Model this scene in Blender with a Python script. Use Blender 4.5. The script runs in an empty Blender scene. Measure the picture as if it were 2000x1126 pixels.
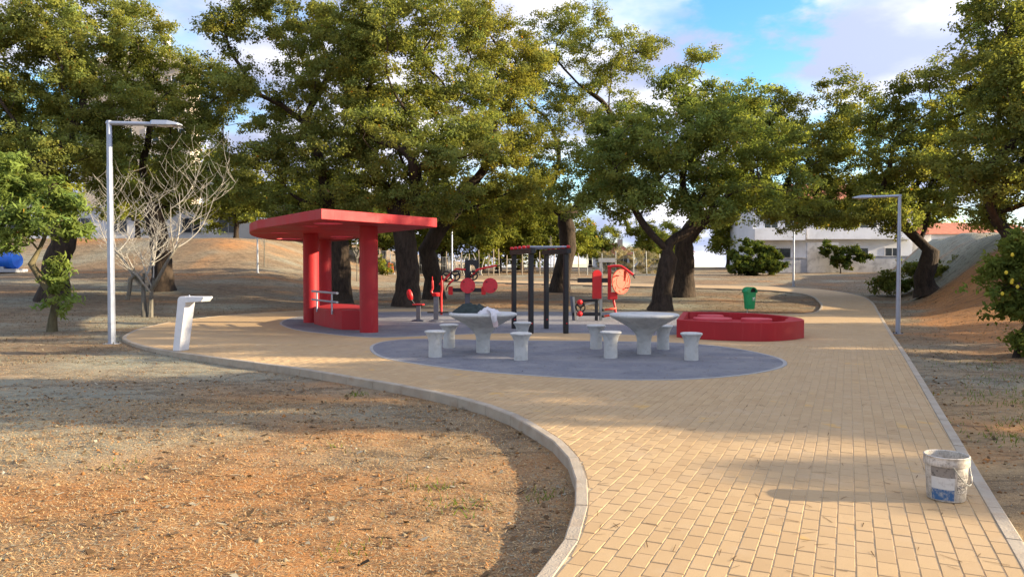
import bpy, bmesh, math, random
import numpy as np
from mathutils import Vector, Matrix, noise
from mathutils.geometry import delaunay_2d_cdt

PI = math.pi
rad = math.radians
scene = bpy.context.scene
col = scene.collection

# ------------------------------------------------------------------ camera
cam_d = bpy.data.cameras.new('camera')
cam_d.sensor_width = 36.0
cam_d.lens = 26.7
cam_d.clip_start = 0.05
cam_d.clip_end = 3000
cam = bpy.data.objects.new('camera', cam_d)
cam.location = (0, 0, 1.5)
cam.rotation_euler = (rad(90 - 1.352), 0, 0)
col.objects.link(cam)
scene.camera = cam

# ------------------------------------------------------------------ sky and sun
SUN_EL, SUN_AZ = rad(16.0), rad(-5.0)      # low, from the right and a little behind the camera
sun_dir = Vector((math.cos(SUN_EL) * math.cos(SUN_AZ), math.cos(SUN_EL) * math.sin(SUN_AZ), math.sin(SUN_EL)))
world = bpy.data.worlds.new('World')
scene.world = world
world.use_nodes = True
wn, wl = world.node_tree.nodes, world.node_tree.links
wn.clear()


def wnode(t, **kw):
    n = wn.new(t)
    for k, v in kw.items():
        setattr(n, k, v)
    return n


def wmath(op, a, b=None):
    n = wn.new('ShaderNodeMath')
    n.operation = op
    for i, s in enumerate((a, b)):
        if s is None:
            continue
        if isinstance(s, (int, float)):
            n.inputs[i].default_value = s
        else:
            wl.new(s, n.inputs[i])
    return n.outputs[0]


def wmix(f, a, b):
    n = wn.new('ShaderNodeMix')
    n.data_type = 'RGBA'
    for i, s in ((0, f), (6, a), (7, b)):
        if isinstance(s, (int, float, tuple)):
            n.inputs[i].default_value = s if not isinstance(s, tuple) else (*s, 1)
        else:
            wl.new(s, n.inputs[i])
    return n.outputs[2]


sky = wnode('ShaderNodeTexSky', sky_type='NISHITA', sun_disc=False)
sky.sun_elevation = SUN_EL
sky.sun_rotation = PI / 2 - SUN_AZ
sky.air_density = 1.0
sky.dust_density = 0.4
sky.ozone_density = 2.0
tc = wnode('ShaderNodeTexCoord')
sep = wnode('ShaderNodeSeparateXYZ')
wl.new(tc.outputs['Generated'], sep.inputs[0])
den = wmath('ADD', wmath('MAXIMUM', sep.outputs[2], 0.0), 0.22)
comb = wnode('ShaderNodeCombineXYZ')
wl.new(wmath('DIVIDE', sep.outputs[0], den), comb.inputs[0])
wl.new(wmath('DIVIDE', sep.outputs[1], den), comb.inputs[1])


def wnoise(scale, detail, rough, off):
    m = wnode('ShaderNodeMapping')
    m.inputs['Location'].default_value = off
    wl.new(comb.outputs[0], m.inputs[0])
    n = wnode('ShaderNodeTexNoise')
    n.inputs['Scale'].default_value = scale
    n.inputs['Detail'].default_value = detail
    n.inputs['Roughness'].default_value = rough
    wl.new(m.outputs[0], n.inputs['Vector'])
    return n.outputs[0]


def wramp(fac, a, b):
    n = wnode('ShaderNodeMapRange', interpolation_type='SMOOTHSTEP')
    n.inputs[1].default_value = a
    n.inputs[2].default_value = b
    wl.new(fac, n.inputs[0])
    return n.outputs[0]


cover = wramp(wnoise(1.15, 7, 0.52, (5.3, 2.0, 0)), 0.36, 0.54)


def toward(dx, dy, dz, inner, outer):
    d = Vector((dx, dy, dz)).normalized()
    n = wnode('ShaderNodeVectorMath', operation='DOT_PRODUCT')
    wl.new(tc.outputs['Generated'], n.inputs[0])
    n.inputs[1].default_value = d
    wob = wmath('MULTIPLY', wmath('SUBTRACT', wnoise(2.6, 6, 0.6, (1.0, 4.0, 0)), 0.5), 0.05)
    return wramp(wmath('ADD', n.outputs['Value'], wob), math.cos(rad(outer)), math.cos(rad(inner)))


gap = toward(0.275, 1.0, 0.345, 1.5, 7.2)          # the blue opening between the clouds
cover = wmath('MULTIPLY', cover, wmath('SUBTRACT', 1.0, gap))
bright = wramp(wnoise(1.7, 6, 0.5, (2.4, 7.7, 0)), 0.40, 0.66)
SKY_K = 0.13
blue = wnode('ShaderNodeVectorMath', operation='SCALE')
hsv = wnode('ShaderNodeHueSaturation')
hsv.inputs['Saturation'].default_value = 1.32
wl.new(sky.outputs[0], hsv.inputs['Color'])
wl.new(hsv.outputs[0], blue.inputs[0])
blue.inputs['Scale'].default_value = SKY_K
cloud = wmix(bright, (0.18, 0.205, 0.295), (0.49, 0.475, 0.50))
# clouds glow a little more towards the low sun, as lit vapour does
sdot = wnode('ShaderNodeVectorMath', operation='DOT_PRODUCT')
wl.new(tc.outputs['Generated'], sdot.inputs[0])
sdot.inputs[1].default_value = sun_dir
glow = wmath('ADD', 1.0, wmath('MULTIPLY', wmath('POWER', wmath('MAXIMUM', wmath('ADD', wmath('MULTIPLY', sdot.outputs['Value'], 0.5), 0.5), 0.0), 3.0), 0.9))
cl2 = wnode('ShaderNodeVectorMath', operation='SCALE')
wl.new(cloud, cl2.inputs[0])
wl.new(glow, cl2.inputs['Scale'])
cloud = cl2.outputs[0]
skycol = wmix(cover, blue.outputs[0], cloud)
bg = wnode('ShaderNodeBackground')
wl.new(skycol, bg.inputs[0])
bg.inputs[1].default_value = 1.0
wo = wnode('ShaderNodeOutputWorld')
wl.new(bg.outputs[0], wo.inputs[0])

sun_l = bpy.data.lights.new('sun', 'SUN')
sun_l.energy = 5.0
sun_l.angle = rad(0.53)
sun_l.color = (1.0, 0.82, 0.55)
sun_o = bpy.data.objects.new('sun', sun_l)
sun_o.rotation_euler = sun_dir.to_track_quat('Z', 'Y').to_euler()
sun_o.location = (60, -10, 40)
col.objects.link(sun_o)

vs = scene.view_settings
vs.view_transform = 'Standard'
vs.look = 'None'
vs.gamma = 1.0
vs.use_curve_mapping = False
vs.exposure = 1.5
scene.render.engine = 'CYCLES'
cy = scene.cycles
cy.max_bounces = 6
cy.diffuse_bounces = 3
cy.glossy_bounces = 2
cy.transmission_bounces = 3
cy.transparent_max_bounces = 4
cy.caustics_reflective = False
cy.caustics_refractive = False
cy.use_denoising = True

# ------------------------------------------------------------------ material helpers


class NT:
    def __init__(self, name):
        self.m = bpy.data.materials.new(name)
        self.m.use_nodes = True
        self.n, self.l = self.m.node_tree.nodes, self.m.node_tree.links
        self.n.clear()
        self.out = self.n.new('ShaderNodeOutputMaterial')
        self.tc = self.n.new('ShaderNodeTexCoord')

    def set(self, sock, v):
        if isinstance(v, bpy.types.NodeSocket):
            self.l.new(v, sock)
        elif isinstance(v, tuple) and len(v) == 3 and sock.type == 'RGBA':
            sock.default_value = (*v, 1)
        else:
            sock.default_value = v

    def node(self, t, ins=None, **kw):
        n = self.n.new(t)
        for k, v in kw.items():
            setattr(n, k, v)
        for k, v in (ins or {}).items():
            self.set(n.inputs[k], v)
        return n

    def noise(self, scale, detail=4, rough=0.55, vec=None, dist=0.0):
        n = self.node('ShaderNodeTexNoise', {'Scale': scale, 'Detail': detail, 'Roughness': rough, 'Distortion': dist,
                                             'Vector': vec or self.tc.outputs['Object']})
        return n.outputs[0]

    def ramp(self, f, a, b, lo=0.0, hi=1.0):
        return self.node('ShaderNodeMapRange', {0: f, 1: a, 2: b, 3: lo, 4: hi}).outputs[0]

    def mix(self, f, a, b, mode='MIX'):
        n = self.node('ShaderNodeMix', data_type='RGBA', blend_type=mode)
        self.set(n.inputs[0], f)
        self.set(n.inputs[6], a)
        self.set(n.inputs[7], b)
        return n.outputs[2]

    def math(self, op, a, b=0.0):
        return self.node('ShaderNodeMath', {0: a, 1: b}, operation=op).outputs[0]

    def attr(self, name):
        return self.node('ShaderNodeAttribute', attribute_name=name)

    def bump(self, h, strength, dist):
        return self.node('ShaderNodeBump', {'Height': h, 'Strength': strength, 'Distance': dist}).outputs[0]

    def principled(self, color, rough=0.6, metal=0.0, spec=0.4, normal=None, **kw):
        p = self.node('ShaderNodeBsdfPrincipled', {'Base Color': color, 'Roughness': rough, 'Metallic': metal,
                                                   'Specular IOR Level': spec})
        if normal is not None:
            self.l.new(normal, p.inputs['Normal'])
        for k, v in kw.items():
            self.set(p.inputs[k], v)
        self.l.new(p.outputs[0], self.out.inputs[0])
        return self.m


def mul(c, k):
    return tuple(min(1.0, x * k) for x in c)


def simple(name, c, rough=0.55, metal=0.0, var=0.12, scale=6.0, bump=0.0, bscale=60.0, dirt=None, spec=0.4):
    t = NT(name)
    colr = t.mix(t.ramp(t.noise(scale, 5), 0.3, 0.7), mul(c, 1 - var), mul(c, 1 + var))
    if dirt:
        colr = t.mix(t.ramp(t.noise(scale * 1.7, 6, 0.65), 0.5, 0.75, 0, dirt[1]), colr, dirt[0])
    nrm = t.bump(t.noise(bscale, 3), bump, 0.01) if bump else None
    r = t.ramp(t.noise(scale * 3, 3), 0.3, 0.7, max(0.05, rough - 0.08), min(1, rough + 0.08))
    return t.principled(colr, r, metal, spec, nrm)


MAT = {}
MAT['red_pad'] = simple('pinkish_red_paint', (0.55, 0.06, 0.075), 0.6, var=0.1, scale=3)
MAT['red_metal'] = simple('red_powder_coat', (0.55, 0.016, 0.018), 0.38, var=0.06)
MAT['red_disc'] = simple('red_ribbed_plastic', (0.62, 0.035, 0.05), 0.5, var=0.1, scale=12)
MAT['orange_disc'] = simple('orange_red_plastic', (0.72, 0.07, 0.03), 0.5, var=0.1, scale=12)
MAT['dark_metal'] = simple('charcoal_powder_coat', (0.014, 0.0145, 0.018), 0.42, var=0.15)
MAT['grey_metal'] = simple('grey_powder_coat', (0.10, 0.105, 0.13), 0.45, var=0.12)
MAT['pale_metal'] = simple('pale_galvanised_frame', (0.42, 0.41, 0.36), 0.4, 0.3, var=0.12)
MAT['black'] = simple('black_rubber', (0.012, 0.012, 0.014), 0.6, var=0.2)
MAT['steel'] = simple('galvanised_steel', (0.34, 0.375, 0.455), 0.42, 0.55, var=0.10, scale=3)
MAT['lamp_head'] = simple('grey_lamp_casing', (0.36, 0.40, 0.47), 0.35, 0.4, var=0.06)
MAT['lens'] = simple('frosted_lens', (0.6, 0.62, 0.65), 0.25, 0, var=0.03)
MAT['concrete_white'] = simple('pale_cast_concrete', (0.50, 0.495, 0.47), 0.75, var=0.13, scale=5, bump=0.5, bscale=70, dirt=((0.31, 0.295, 0.265), 0.75))
MAT['white_paint'] = simple('white_painted_concrete', (0.66, 0.66, 0.68), 0.5, var=0.05, scale=5, dirt=((0.5, 0.49, 0.47), 0.4))
MAT['kerb'] = simple('kerb_concrete', (0.37, 0.31, 0.235), 0.85, var=0.16, scale=3.5, bump=0.6, bscale=70, dirt=((0.30, 0.19, 0.11), 0.55))
MAT['edging'] = simple('pale_edging_concrete', (0.34, 0.325, 0.305), 0.85, var=0.12, scale=5, bump=0.4, bscale=80)
MAT['green_bin'] = simple('green_plastic', (0.010, 0.27, 0.10), 0.35, var=0.08)
MAT['bin_white'] = simple('white_print', (0.62, 0.68, 0.66), 0.5, var=0.05)
MAT['wall_white'] = simple('white_render', (0.66, 0.66, 0.68), 0.85, var=0.08, scale=0.6, dirt=((0.42, 0.40, 0.38), 0.5))
MAT['wall_cream'] = simple('cream_render', (0.52, 0.44, 0.36), 0.85, var=0.1, scale=0.4)
MAT['wall_old'] = simple('stained_old_render', (0.44, 0.42, 0.41), 0.9, var=0.22, scale=0.9, bump=0.5, bscale=8, dirt=((0.12, 0.12, 0.11), 0.9))
MAT['window'] = simple('dark_window_glass', (0.035, 0.04, 0.05), 0.15, var=0.2)
MAT['shutter'] = simple('brown_shutter', (0.12, 0.08, 0.06), 0.6, var=0.1)
MAT['roof_tile'] = simple('terracotta_roof_tile', (0.42, 0.15, 0.085), 0.8, var=0.2, scale=2.5)
MAT['wood_post'] = simple('weathered_wood', (0.30, 0.25, 0.19), 0.85, var=0.25, scale=4, bump=0.4, bscale=25)
MAT['wire'] = simple('grey_wire', (0.24, 0.25, 0.25), 0.5, 0.5, var=0.1)
MAT['blue'] = simple('bright_blue_plastic', (0.012, 0.13, 0.62), 0.35, var=0.1, scale=1.5)
MAT['grey_slab'] = simple('grey_slab', (0.36, 0.37, 0.40), 0.8, var=0.1)
MAT['orange'] = simple('orange_plastic', (0.6, 0.14, 0.05), 0.5, var=0.1)
MAT['lemon'] = simple('yellow_fruit_skin', (0.62, 0.46, 0.03), 0.45, var=0.1)
MAT['cloth_dark'] = simple('dark_green_fabric', (0.022, 0.032, 0.030), 0.9, var=0.3, scale=14, bump=0.5, bscale=50)
MAT['cloth_white'] = simple('off_white_fabric', (0.58, 0.55, 0.56), 0.9, var=0.12, scale=20, bump=0.5, bscale=60)
MAT['cloth_pink'] = simple('pinkish_fabric', (0.55, 0.43, 0.42), 0.9, var=0.1, scale=20)


def painted(name, c):
    t = NT(name)
    geo = t.tc.outputs['Object']
    st = t.node('ShaderNodeMapping', {'Vector': geo, 'Scale': (5, 5, 0.35)}).outputs[0]
    streak = t.noise(3.0, 5, 0.65, st)
    blot = t.noise(1.1, 5, 0.6)
    scuff = t.noise(14, 7, 0.75)
    col_ = t.mix(t.ramp(blot, 0.3, 0.7), mul(c, 0.86), mul(c, 1.16))
    col_ = t.mix(t.ramp(streak, 0.52, 0.74, 0, 0.22), col_, mul(c, 0.72))
    col_ = t.mix(t.ramp(streak, 0.42, 0.28, 0, 0.3), col_, (0.47, 0.085, 0.085))
    col_ = t.mix(t.ramp(scuff, 0.66, 0.76, 0, 0.45), col_, (0.42, 0.16, 0.14))
    h = t.math('ADD', t.math('MULTIPLY', t.noise(30, 3), 0.4), scuff)
    return t.principled(col_, t.ramp(blot, 0.3, 0.7, 0.5, 0.72), 0, 0.35, t.bump(h, 0.25, 0.012))


MAT['red'] = painted('red_painted_concrete', (0.36, 0.014, 0.02))
MAT['litter'] = simple('dry_twig_brown', (0.10, 0.062, 0.036), 0.9, var=0.4, scale=3)


def bark_mat(name, c0, c1, bs=0.9):
    t = NT(name)
    mp = t.node('ShaderNodeMapping', {'Vector': t.tc.outputs['Object'], 'Scale': (1, 1, 0.28)}).outputs[0]
    n1 = t.noise(9, 6, 0.65, mp, 0.6)
    n2 = t.noise(1.2, 3)
    c = t.mix(t.ramp(n1, 0.3, 0.7), c0, c1)
    c = t.mix(t.ramp(n2, 0.45, 0.7, 0, 0.5), c, mul(c1, 1.2))
    return t.principled(c, 0.9, 0, 0.2, t.bump(n1, bs, 0.06))


MAT['bark'] = bark_mat('cork_oak_bark', (0.014, 0.011, 0.009), (0.066, 0.047, 0.034))
MAT['bark_pale'] = bark_mat('grey_lichen_bark', (0.06, 0.055, 0.045), (0.20, 0.185, 0.155), 0.5)
MAT['twig_pale'] = bark_mat('pale_tan_twig_bark', (0.22, 0.205, 0.18), (0.40, 0.375, 0.33), 0.2)
MAT['bark_green'] = bark_mat('mossy_sapling_bark', (0.05, 0.045, 0.025), (0.15, 0.125, 0.07), 0.5)


def leaf_mat(name, c, trans=0.38, gloss=0.5):
    t = NT(name)
    a = t.attr('tint')
    cc = t.mix(1.0, c, a.outputs['Color'], 'MULTIPLY')
    d = t.node('ShaderNodeBsdfDiffuse', {'Color': cc, 'Roughness': 0.5})
    tr = t.node('ShaderNodeBsdfTranslucent', {'Color': t.mix(1.0, cc, (1.35, 1.3, 0.7), 'MULTIPLY')})
    m = t.node('ShaderNodeMixShader', {0: trans, 1: d.outputs[0], 2: tr.outputs[0]})
    t.l.new(m.outputs[0], t.out.inputs[0])
    return t.m


MAT['leaf_oak'] = leaf_mat('oak_foliage', (0.205, 0.226, 0.064), 0.48)
MAT['leaf_bright'] = leaf_mat('bright_green_foliage', (0.15, 0.20, 0.05), 0.35)
MAT['leaf_far'] = leaf_mat('distant_foliage', (0.15, 0.17, 0.04))
MAT['leaf_dry'] = leaf_mat('grey_beige_brush', (0.34, 0.30, 0.20))
MAT['leaf_shrub'] = leaf_mat('shrub_foliage', (0.15, 0.18, 0.04))
MAT['grass'] = leaf_mat('grass_blades', (0.13, 0.20, 0.03), 0.3)
MAT['straw'] = leaf_mat('straw_mulch', (1.0, 1.0, 1.0), 0.1, 0.8)


# ------------------------------------------------------------------ geometry helpers
class MB:
    def __init__(self):
        self.v, self.f, self.s = [], [], []

    def add(self, vs, fs, smooth=False):
        o = len(self.v)
        self.v.extend(tuple(p) for p in vs)
        self.f.extend(tuple(i + o for i in f) for f in fs)
        self.s.extend([smooth] * len(fs))
        return self

    def box(self, c, d, rz=0.0, ry=0.0, rx=0.0, bev=0.0):
        hx, hy, hz = d[0] / 2, d[1] / 2, d[2] / 2
        R = Matrix.Rotation(rz, 3, 'Z') @ Matrix.Rotation(ry, 3, 'Y') @ Matrix.Rotation(rx, 3, 'X')
        if bev:
            b = bev
            bm = bmesh.new()
            bmesh.ops.create_cube(bm, size=1.0)
            for v in bm.verts:
                v.co = Vector((v.co.x * d[0], v.co.y * d[1], v.co.z * d[2]))
            bmesh.ops.bevel(bm, geom=bm.edges[:], offset=b, segments=2, affect='EDGES')
            bm.verts.index_update()
            vs = [R @ v.co + Vector(c) for v in bm.verts]
            fs = [[v.index for v in f.verts] for f in bm.faces]
            bm.free()
            return self.add(vs, fs)
        pts = [Vector((x, y, z)) for x in (-hx, hx) for y in (-hy, hy) for z in (-hz, hz)]
        vs = [R @ p + Vector(c) for p in pts]
        return self.add(vs, [(0, 1, 3, 2), (4, 6, 7, 5), (0, 4, 5, 1), (2, 3, 7, 6), (0, 2, 6, 4), (1, 5, 7, 3)])

    def tube(self, pts, r, n=8, caps=True, smooth=True, sq=None):
        pts = [Vector(p) for p in pts]
        rs = r if isinstance(r, (list, tuple)) else [r] * len(pts)
        vs, fs = [], []
        up = None
        for i, p in enumerate(pts):
            a = pts[max(0, i - 1)]
            b = pts[min(len(pts) - 1, i + 1)]
            t = (b - a).normalized()
            if up is None:
                ref = Vector((0, 0, 1)) if abs(t.z) < 0.9 else Vector((0, 1, 0))
                u = t.cross(ref).normalized()
            else:
                u = (up - t * up.dot(t)).normalized()
            up = u
            w = t.cross(u)
            for k in range(n):
                an = 2 * PI * (k + 0.5) / n
                kx, ky = (1, 1) if sq is None else sq
                vs.append(p + u * (math.cos(an) * rs[i] * kx) + w * (math.sin(an) * rs[i] * ky))
        for i in range(len(pts) - 1):
            for k in range(n):
                k2 = (k + 1) % n
                fs.append((i * n + k, i * n + k2, (i + 1) * n + k2, (i + 1) * n + k))
        self.add(vs, fs, smooth)
        if caps:
            o = len(self.v) - len(vs)
            self.f.append(tuple(o + k for k in reversed(range(n))))
            self.s.append(False)
            o2 = o + (len(pts) - 1) * n
            self.f.append(tuple(o2 + k for k in range(n)))
            self.s.append(False)
        return self

    def lathe(self, prof, n=32, c=(0, 0, 0), axis='Z', cap=True, squash=1.0):
        vs, fs = [], []
        for (r, z) in prof:
            for k in range(n):
                a = 2 * PI * k / n
                p = Vector((r * math.cos(a), r * math.sin(a) * squash, z))
                if axis == 'Y':
                    p = Vector((p.x, p.z, p.y))
                elif axis == 'X':
                    p = Vector((p.z, p.x, p.y))
                elif isinstance(axis, Matrix):
                    p = axis @ p
                vs.append(p + Vector(c))
        for i in range(len(prof) - 1):
            for k in range(n):
                k2 = (k + 1) % n
                fs.append((i * n + k, i * n + k2, (i + 1) * n + k2, (i + 1) * n + k))
        self.add(vs, fs, True)
        if cap:
            o = len(self.v) - len(vs)
            self.f.append(tuple(o + k for k in reversed(range(n))))
            self.s.append(False)
            o2 = o + (len(prof) - 1) * n
            self.f.append(tuple(o2 + k for k in range(n)))
            self.s.append(False)
        return self

    def prism(self, poly, z0, z1, holes=()):
        loops = [list(poly)] + [list(h) for h in holes]
        vs2, edges = [], []
        for lp in loops:
            o = len(vs2)
            vs2 += [Vector(p) for p in lp]
            edges += [(o + i, o + (i + 1) % len(lp)) for i in range(len(lp))]
        vo, eo, fo, *_ = delaunay_2d_cdt(vs2, edges, [], 0, 1e-5)
        keep = []
        for f in fo:
            c = sum((vo[i] for i in f), Vector((0, 0))) / len(f)
            if inside(c, loops[0]) and not any(inside(c, h) for h in loops[1:]):
                keep.append(f)
        n = len(vo)
        self.add([(p.x, p.y, z0) for p in vo] + [(p.x, p.y, z1) for p in vo],
                 [tuple(reversed(f)) for f in keep] + [tuple(i + n for i in f) for f in keep])
        for li, lp in enumerate(loops):
            m = len(lp)
            self.add([(p[0], p[1], z0) for p in lp] + [(p[0], p[1], z1) for p in lp],
                     [(i, (i + 1) % m, m + (i + 1) % m, m + i) for i in range(m)], m > 20)
        return self

    def build(self, name, mat, parent=None, loc=None, bevel=0.0, auto=40):
        me = bpy.data.meshes.new(name)
        me.from_pydata(self.v, [], self.f)
        me.polygons.foreach_set('use_smooth', self.s)
        bm = bmesh.new()
        bm.from_mesh(me)
        bmesh.ops.remove_doubles(bm, verts=bm.verts[:], dist=1e-5)
        bmesh.ops.recalc_face_normals(bm, faces=bm.faces[:])
        for e in bm.edges:
            if len(e.link_faces) == 2 and e.calc_face_angle(0) > rad(auto):
                e.smooth = False
        bm.to_mesh(me)
        bm.free()
        me.materials.append(MAT[mat] if isinstance(mat, str) else mat)
        o = bpy.data.objects.new(name, me)
        col.objects.link(o)
        if parent is not None:
            o.parent = parent
        if loc is not None:
            o.location = loc
        if bevel:
            md = o.modifiers.new('bevel', 'BEVEL')
            md.width = bevel
            md.segments = 2
            md.limit_method = 'ANGLE'
            md.angle_limit = rad(50)
        return o


def inside(p, poly):
    x, y = p[0], p[1]
    r = False
    j = len(poly) - 1
    for i in range(len(poly)):
        xi, yi = poly[i][0], poly[i][1]
        xj, yj = poly[j][0], poly[j][1]
        if (yi > y) != (yj > y) and x < (xj - xi) * (y - yi) / (yj - yi) + xi:
            r = not r
        j = i
    return r


def inside_np(P, poly):
    x, y = P[:, 0], P[:, 1]
    r = np.zeros(len(P), bool)
    j = len(poly) - 1
    for i in range(len(poly)):
        xi, yi = poly[i]
        xj, yj = poly[j]
        if yi != yj:
            c = ((yi > y) != (yj > y)) & (x < (xj - xi) * (y - yi) / (yj - yi) + xi)
            r ^= c
        j = i
    return r


def seg_dist_np(P, poly, closed=True):
    A = np.array(poly)
    B = np.roll(A, -1, 0) if closed else A[1:]
    if not closed:
        A = A[:-1]
    best = np.full(len(P), 1e9)
    idx = np.zeros(len(P), int)
    for i in range(len(A)):
        d = B[i] - A[i]
        L = d @ d + 1e-12
        t = np.clip(((P - A[i]) @ d) / L, 0, 1)
        q = A[i] + t[:, None] * d
        dd = np.hypot(*(P - q).T)
        m = dd < best
        best[m] = dd[m]
        idx[m] = i
    return best, idx


def thing(name, label, cat, loc=(0, 0, 0), rz=0.0, group=None):
    o = bpy.data.objects.new(name, None)
    o.empty_display_size = 0.2
    col.objects.link(o)
    o.location = loc
    o.rotation_euler = (0, 0, rz)
    return tag(o, label, cat, group)


def tag(o, label=None, cat=None, group=None, kind=None):
    if label:
        o['label'] = label
    if cat:
        o['category'] = cat
    if group:
        o['group'] = group
    if kind:
        o['kind'] = kind
    return o


def catmull(pts, closed=False, step=0.3):
    pts = [Vector(p) for p in pts]
    n = len(pts)
    out = []
    rng = range(n) if closed else range(n - 1)
    for i in rng:
        if closed:
            p0, p1, p2, p3 = (pts[(i + k) % n] for k in (-1, 0, 1, 2))
        else:
            p0, p1, p2, p3 = pts[max(0, i - 1)], pts[i], pts[i + 1], pts[min(n - 1, i + 2)]
        m = max(1, int(math.ceil((p2 - p1).length / step)))
        for k in range(m):
            t = k / m
            out.append(0.5 * ((2 * p1) + (p2 - p0) * t + (2 * p0 - 5 * p1 + 4 * p2 - p3) * t * t + (3 * p1 - p0 - 3 * p2 + p3) * t ** 3))
    if not closed:
        out.append(pts[-1])
    return [tuple(p) for p in out]


def resample(pts, step):
    pts = [Vector(p) for p in pts]
    out = [pts[0]]
    acc = 0.0
    for a, b in zip(pts[:-1], pts[1:]):
        L = (b - a).length
        while acc + L >= step:
            t = (step - acc) / L
            a = a + (b - a) * t
            L = (b - a).length
            out.append(a.copy())
            acc = 0.0
        acc += L
    if (out[-1] - pts[-1]).length > step * 0.3:
        out.append(pts[-1])
    return [tuple(p) for p in out]


def sstep(a, b, x):
    t = np.clip((x - a) / (b - a), 0, 1)
    return t * t * (3 - 2 * t)


def np_mesh(name, V, Fq, mat, parent=None, tint=None, smooth=False):
    """quads (F,4) or tris (F,3) from numpy arrays"""
    me = bpy.data.meshes.new(name)
    k = Fq.shape[1]
    me.vertices.add(len(V))
    me.vertices.foreach_set('co', np.ascontiguousarray(V, dtype=np.float32).ravel())
    me.loops.add(Fq.size)
    me.loops.foreach_set('vertex_index', np.ascontiguousarray(Fq, dtype=np.int32).ravel())
    me.polygons.add(len(Fq))
    me.polygons.foreach_set('loop_start', np.arange(0, Fq.size, k, dtype=np.int32))
    if smooth:
        me.polygons.foreach_set('use_smooth', np.ones(len(Fq), dtype=bool))
    me.update(calc_edges=True)
    if tint is not None:
        at = me.attributes.new('tint', 'FLOAT_COLOR', 'POINT')
        at.data.foreach_set('color', np.ascontiguousarray(tint, dtype=np.float32).ravel())
    me.materials.append(MAT[mat] if isinstance(mat, str) else mat)
    o = bpy.data.objects.new(name, me)
    col.objects.link(o)
    if parent is not None:
        o.parent = parent
    return o


# ------------------------------------------------------------------ ground shape
def base_z(y):
    return np.clip(0.034 * (np.asarray(y, float) - 28.0), 0.0, 1.9)


def fnoise(x, y, s, seed=0.0):
    return noise.noise(Vector((x * s + seed * 17.3, y * s - seed * 9.1, seed)))


def ground_big(x, y):
    """large shapes: rising ground on the left, left embankment, right mound"""
    x = np.asarray(x, float)
    y = np.asarray(y, float)
    z = base_z(y)
    z = z + 0.056 * np.clip(y - 28, 0, 17) * sstep(-7, -15, x)
    z = z + 2.0 * sstep(44.0, 51.5, y + 0.22 * (x + 20)) * sstep(-12, -20, x)
    s = (x - (0.44 * y + 2.4)) / 4.8
    z = z + 2.8 * sstep(0.0, 1.0, s) * sstep(20, 36, y) * (1 - sstep(58, 72, y))
    z = z + 0.16 * sstep(0.0, 1.0, s) * (np.sin(x * 0.9 + y * 0.35) * 0.6 + np.sin(y * 0.6 - x * 0.5)) * sstep(19, 27, y) * (1 - sstep(58, 72, y))
    z = z + 0.25 * sstep(0, 6, x - (0.44 * y + 2.0)) * sstep(4, 12, y)
    return z


LK = [(-4.2, -6), (-1.5, 0), (-0.65, 2.0), (-0.2, 3.0), (0.12, 3.69), (0.26, 4.1), (0.36, 4.55), (0.43, 5.07), (0.46, 5.54), (0.45, 6.05), (0.35, 6.71), (0.15, 7.36),
      (-0.08, 8.0), (-0.52, 8.76), (-1.27, 9.68), (-2.13, 10.51), (-3.51, 11.8), (-4.74, 12.76), (-5.4, 13.3), (-6.22, 13.96), (-7.21, 14.9),
      (-8.1, 15.98), (-8.75, 17.01), (-9.38, 18.67), (-9.8, 20.38), (-10.0, 22.4), (-9.85, 24.3), (-9.2, 26.6), (-8.0, 28.1), (-5.89, 28.9),
      (-1.97, 29.1), (1.95, 28.7), (6.0, 27.6), (8.13, 26.75), (9.5, 26.2), (10.6, 26.9), (12.2, 30.0), (13.48, 33.53), (14.35, 36.57),
      (14.5, 38.92), (13.6, 41.12), (11.55, 42.6), (8.93, 43.9), (6.18, 45.4), (0.0, 48.8), (-6.0, 53.0)]
RK = [(-1.72, -6), (2.3, 2.98), (2.84, 4.18), (3.39, 5.41), (4.16, 7.1), (6.78, 12.9), (9.24, 18.44), (13.7, 28.4), (15.6, 32.92), (16.7, 36.21), (17.1, 39.3), (16.9, 42.0),
      (15.7, 44.0), (13.6, 45.5), (9.44, 47.3), (0.0, 51.9), (-6.0, 56.0)]
LKs = catmull(LK, step=0.3)
RKs = catmull(RK, step=0.5)
PATH = LKs + list(reversed(RKs))
E1 = catmull([(-2.73, 14.9), (-2.38, 13.54), (-1.86, 12.62), (-0.68, 11.45), (0.34, 10.85), (1.2, 10.5), (2.12, 10.44), (2.9, 10.68), (3.64, 11.2),
              (4.24, 11.93), (4.5, 12.7), (4.5, 13.5), (4.31, 14.4), (3.96, 15.15), (3.23, 15.75), (2.17, 16.02), (1.08, 16.1), (-0.37, 16.25),
              (-1.5, 16.5), (-2.2, 16.55), (-2.68, 15.95)], True, 0.2)
E2 = catmull([(-6.66, 22.0), (-6.15, 20.57), (-5.38, 19.15), (-4.46, 18.1), (-3.5, 17.25), (-2.8, 17.05), (-1.77, 17.6), (-0.43, 18.15), (1.24, 18.3),
              (2.3, 17.95), (3.43, 17.6), (4.6, 18.6), (5.6, 21.5), (5.5, 24.5), (4.6, 26.4), (3.0, 27.2), (1.0, 27.6), (-1.91, 27.7), (-4.88, 27.3), (-6.35, 26.0), (-6.93, 24.2)], True, 0.3)


def gz(x, y):
    """ground level outside the paving"""
    return float(ground_big(x, y)) - 0.05


def bz(y):
    return float(base_z(y))

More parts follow.
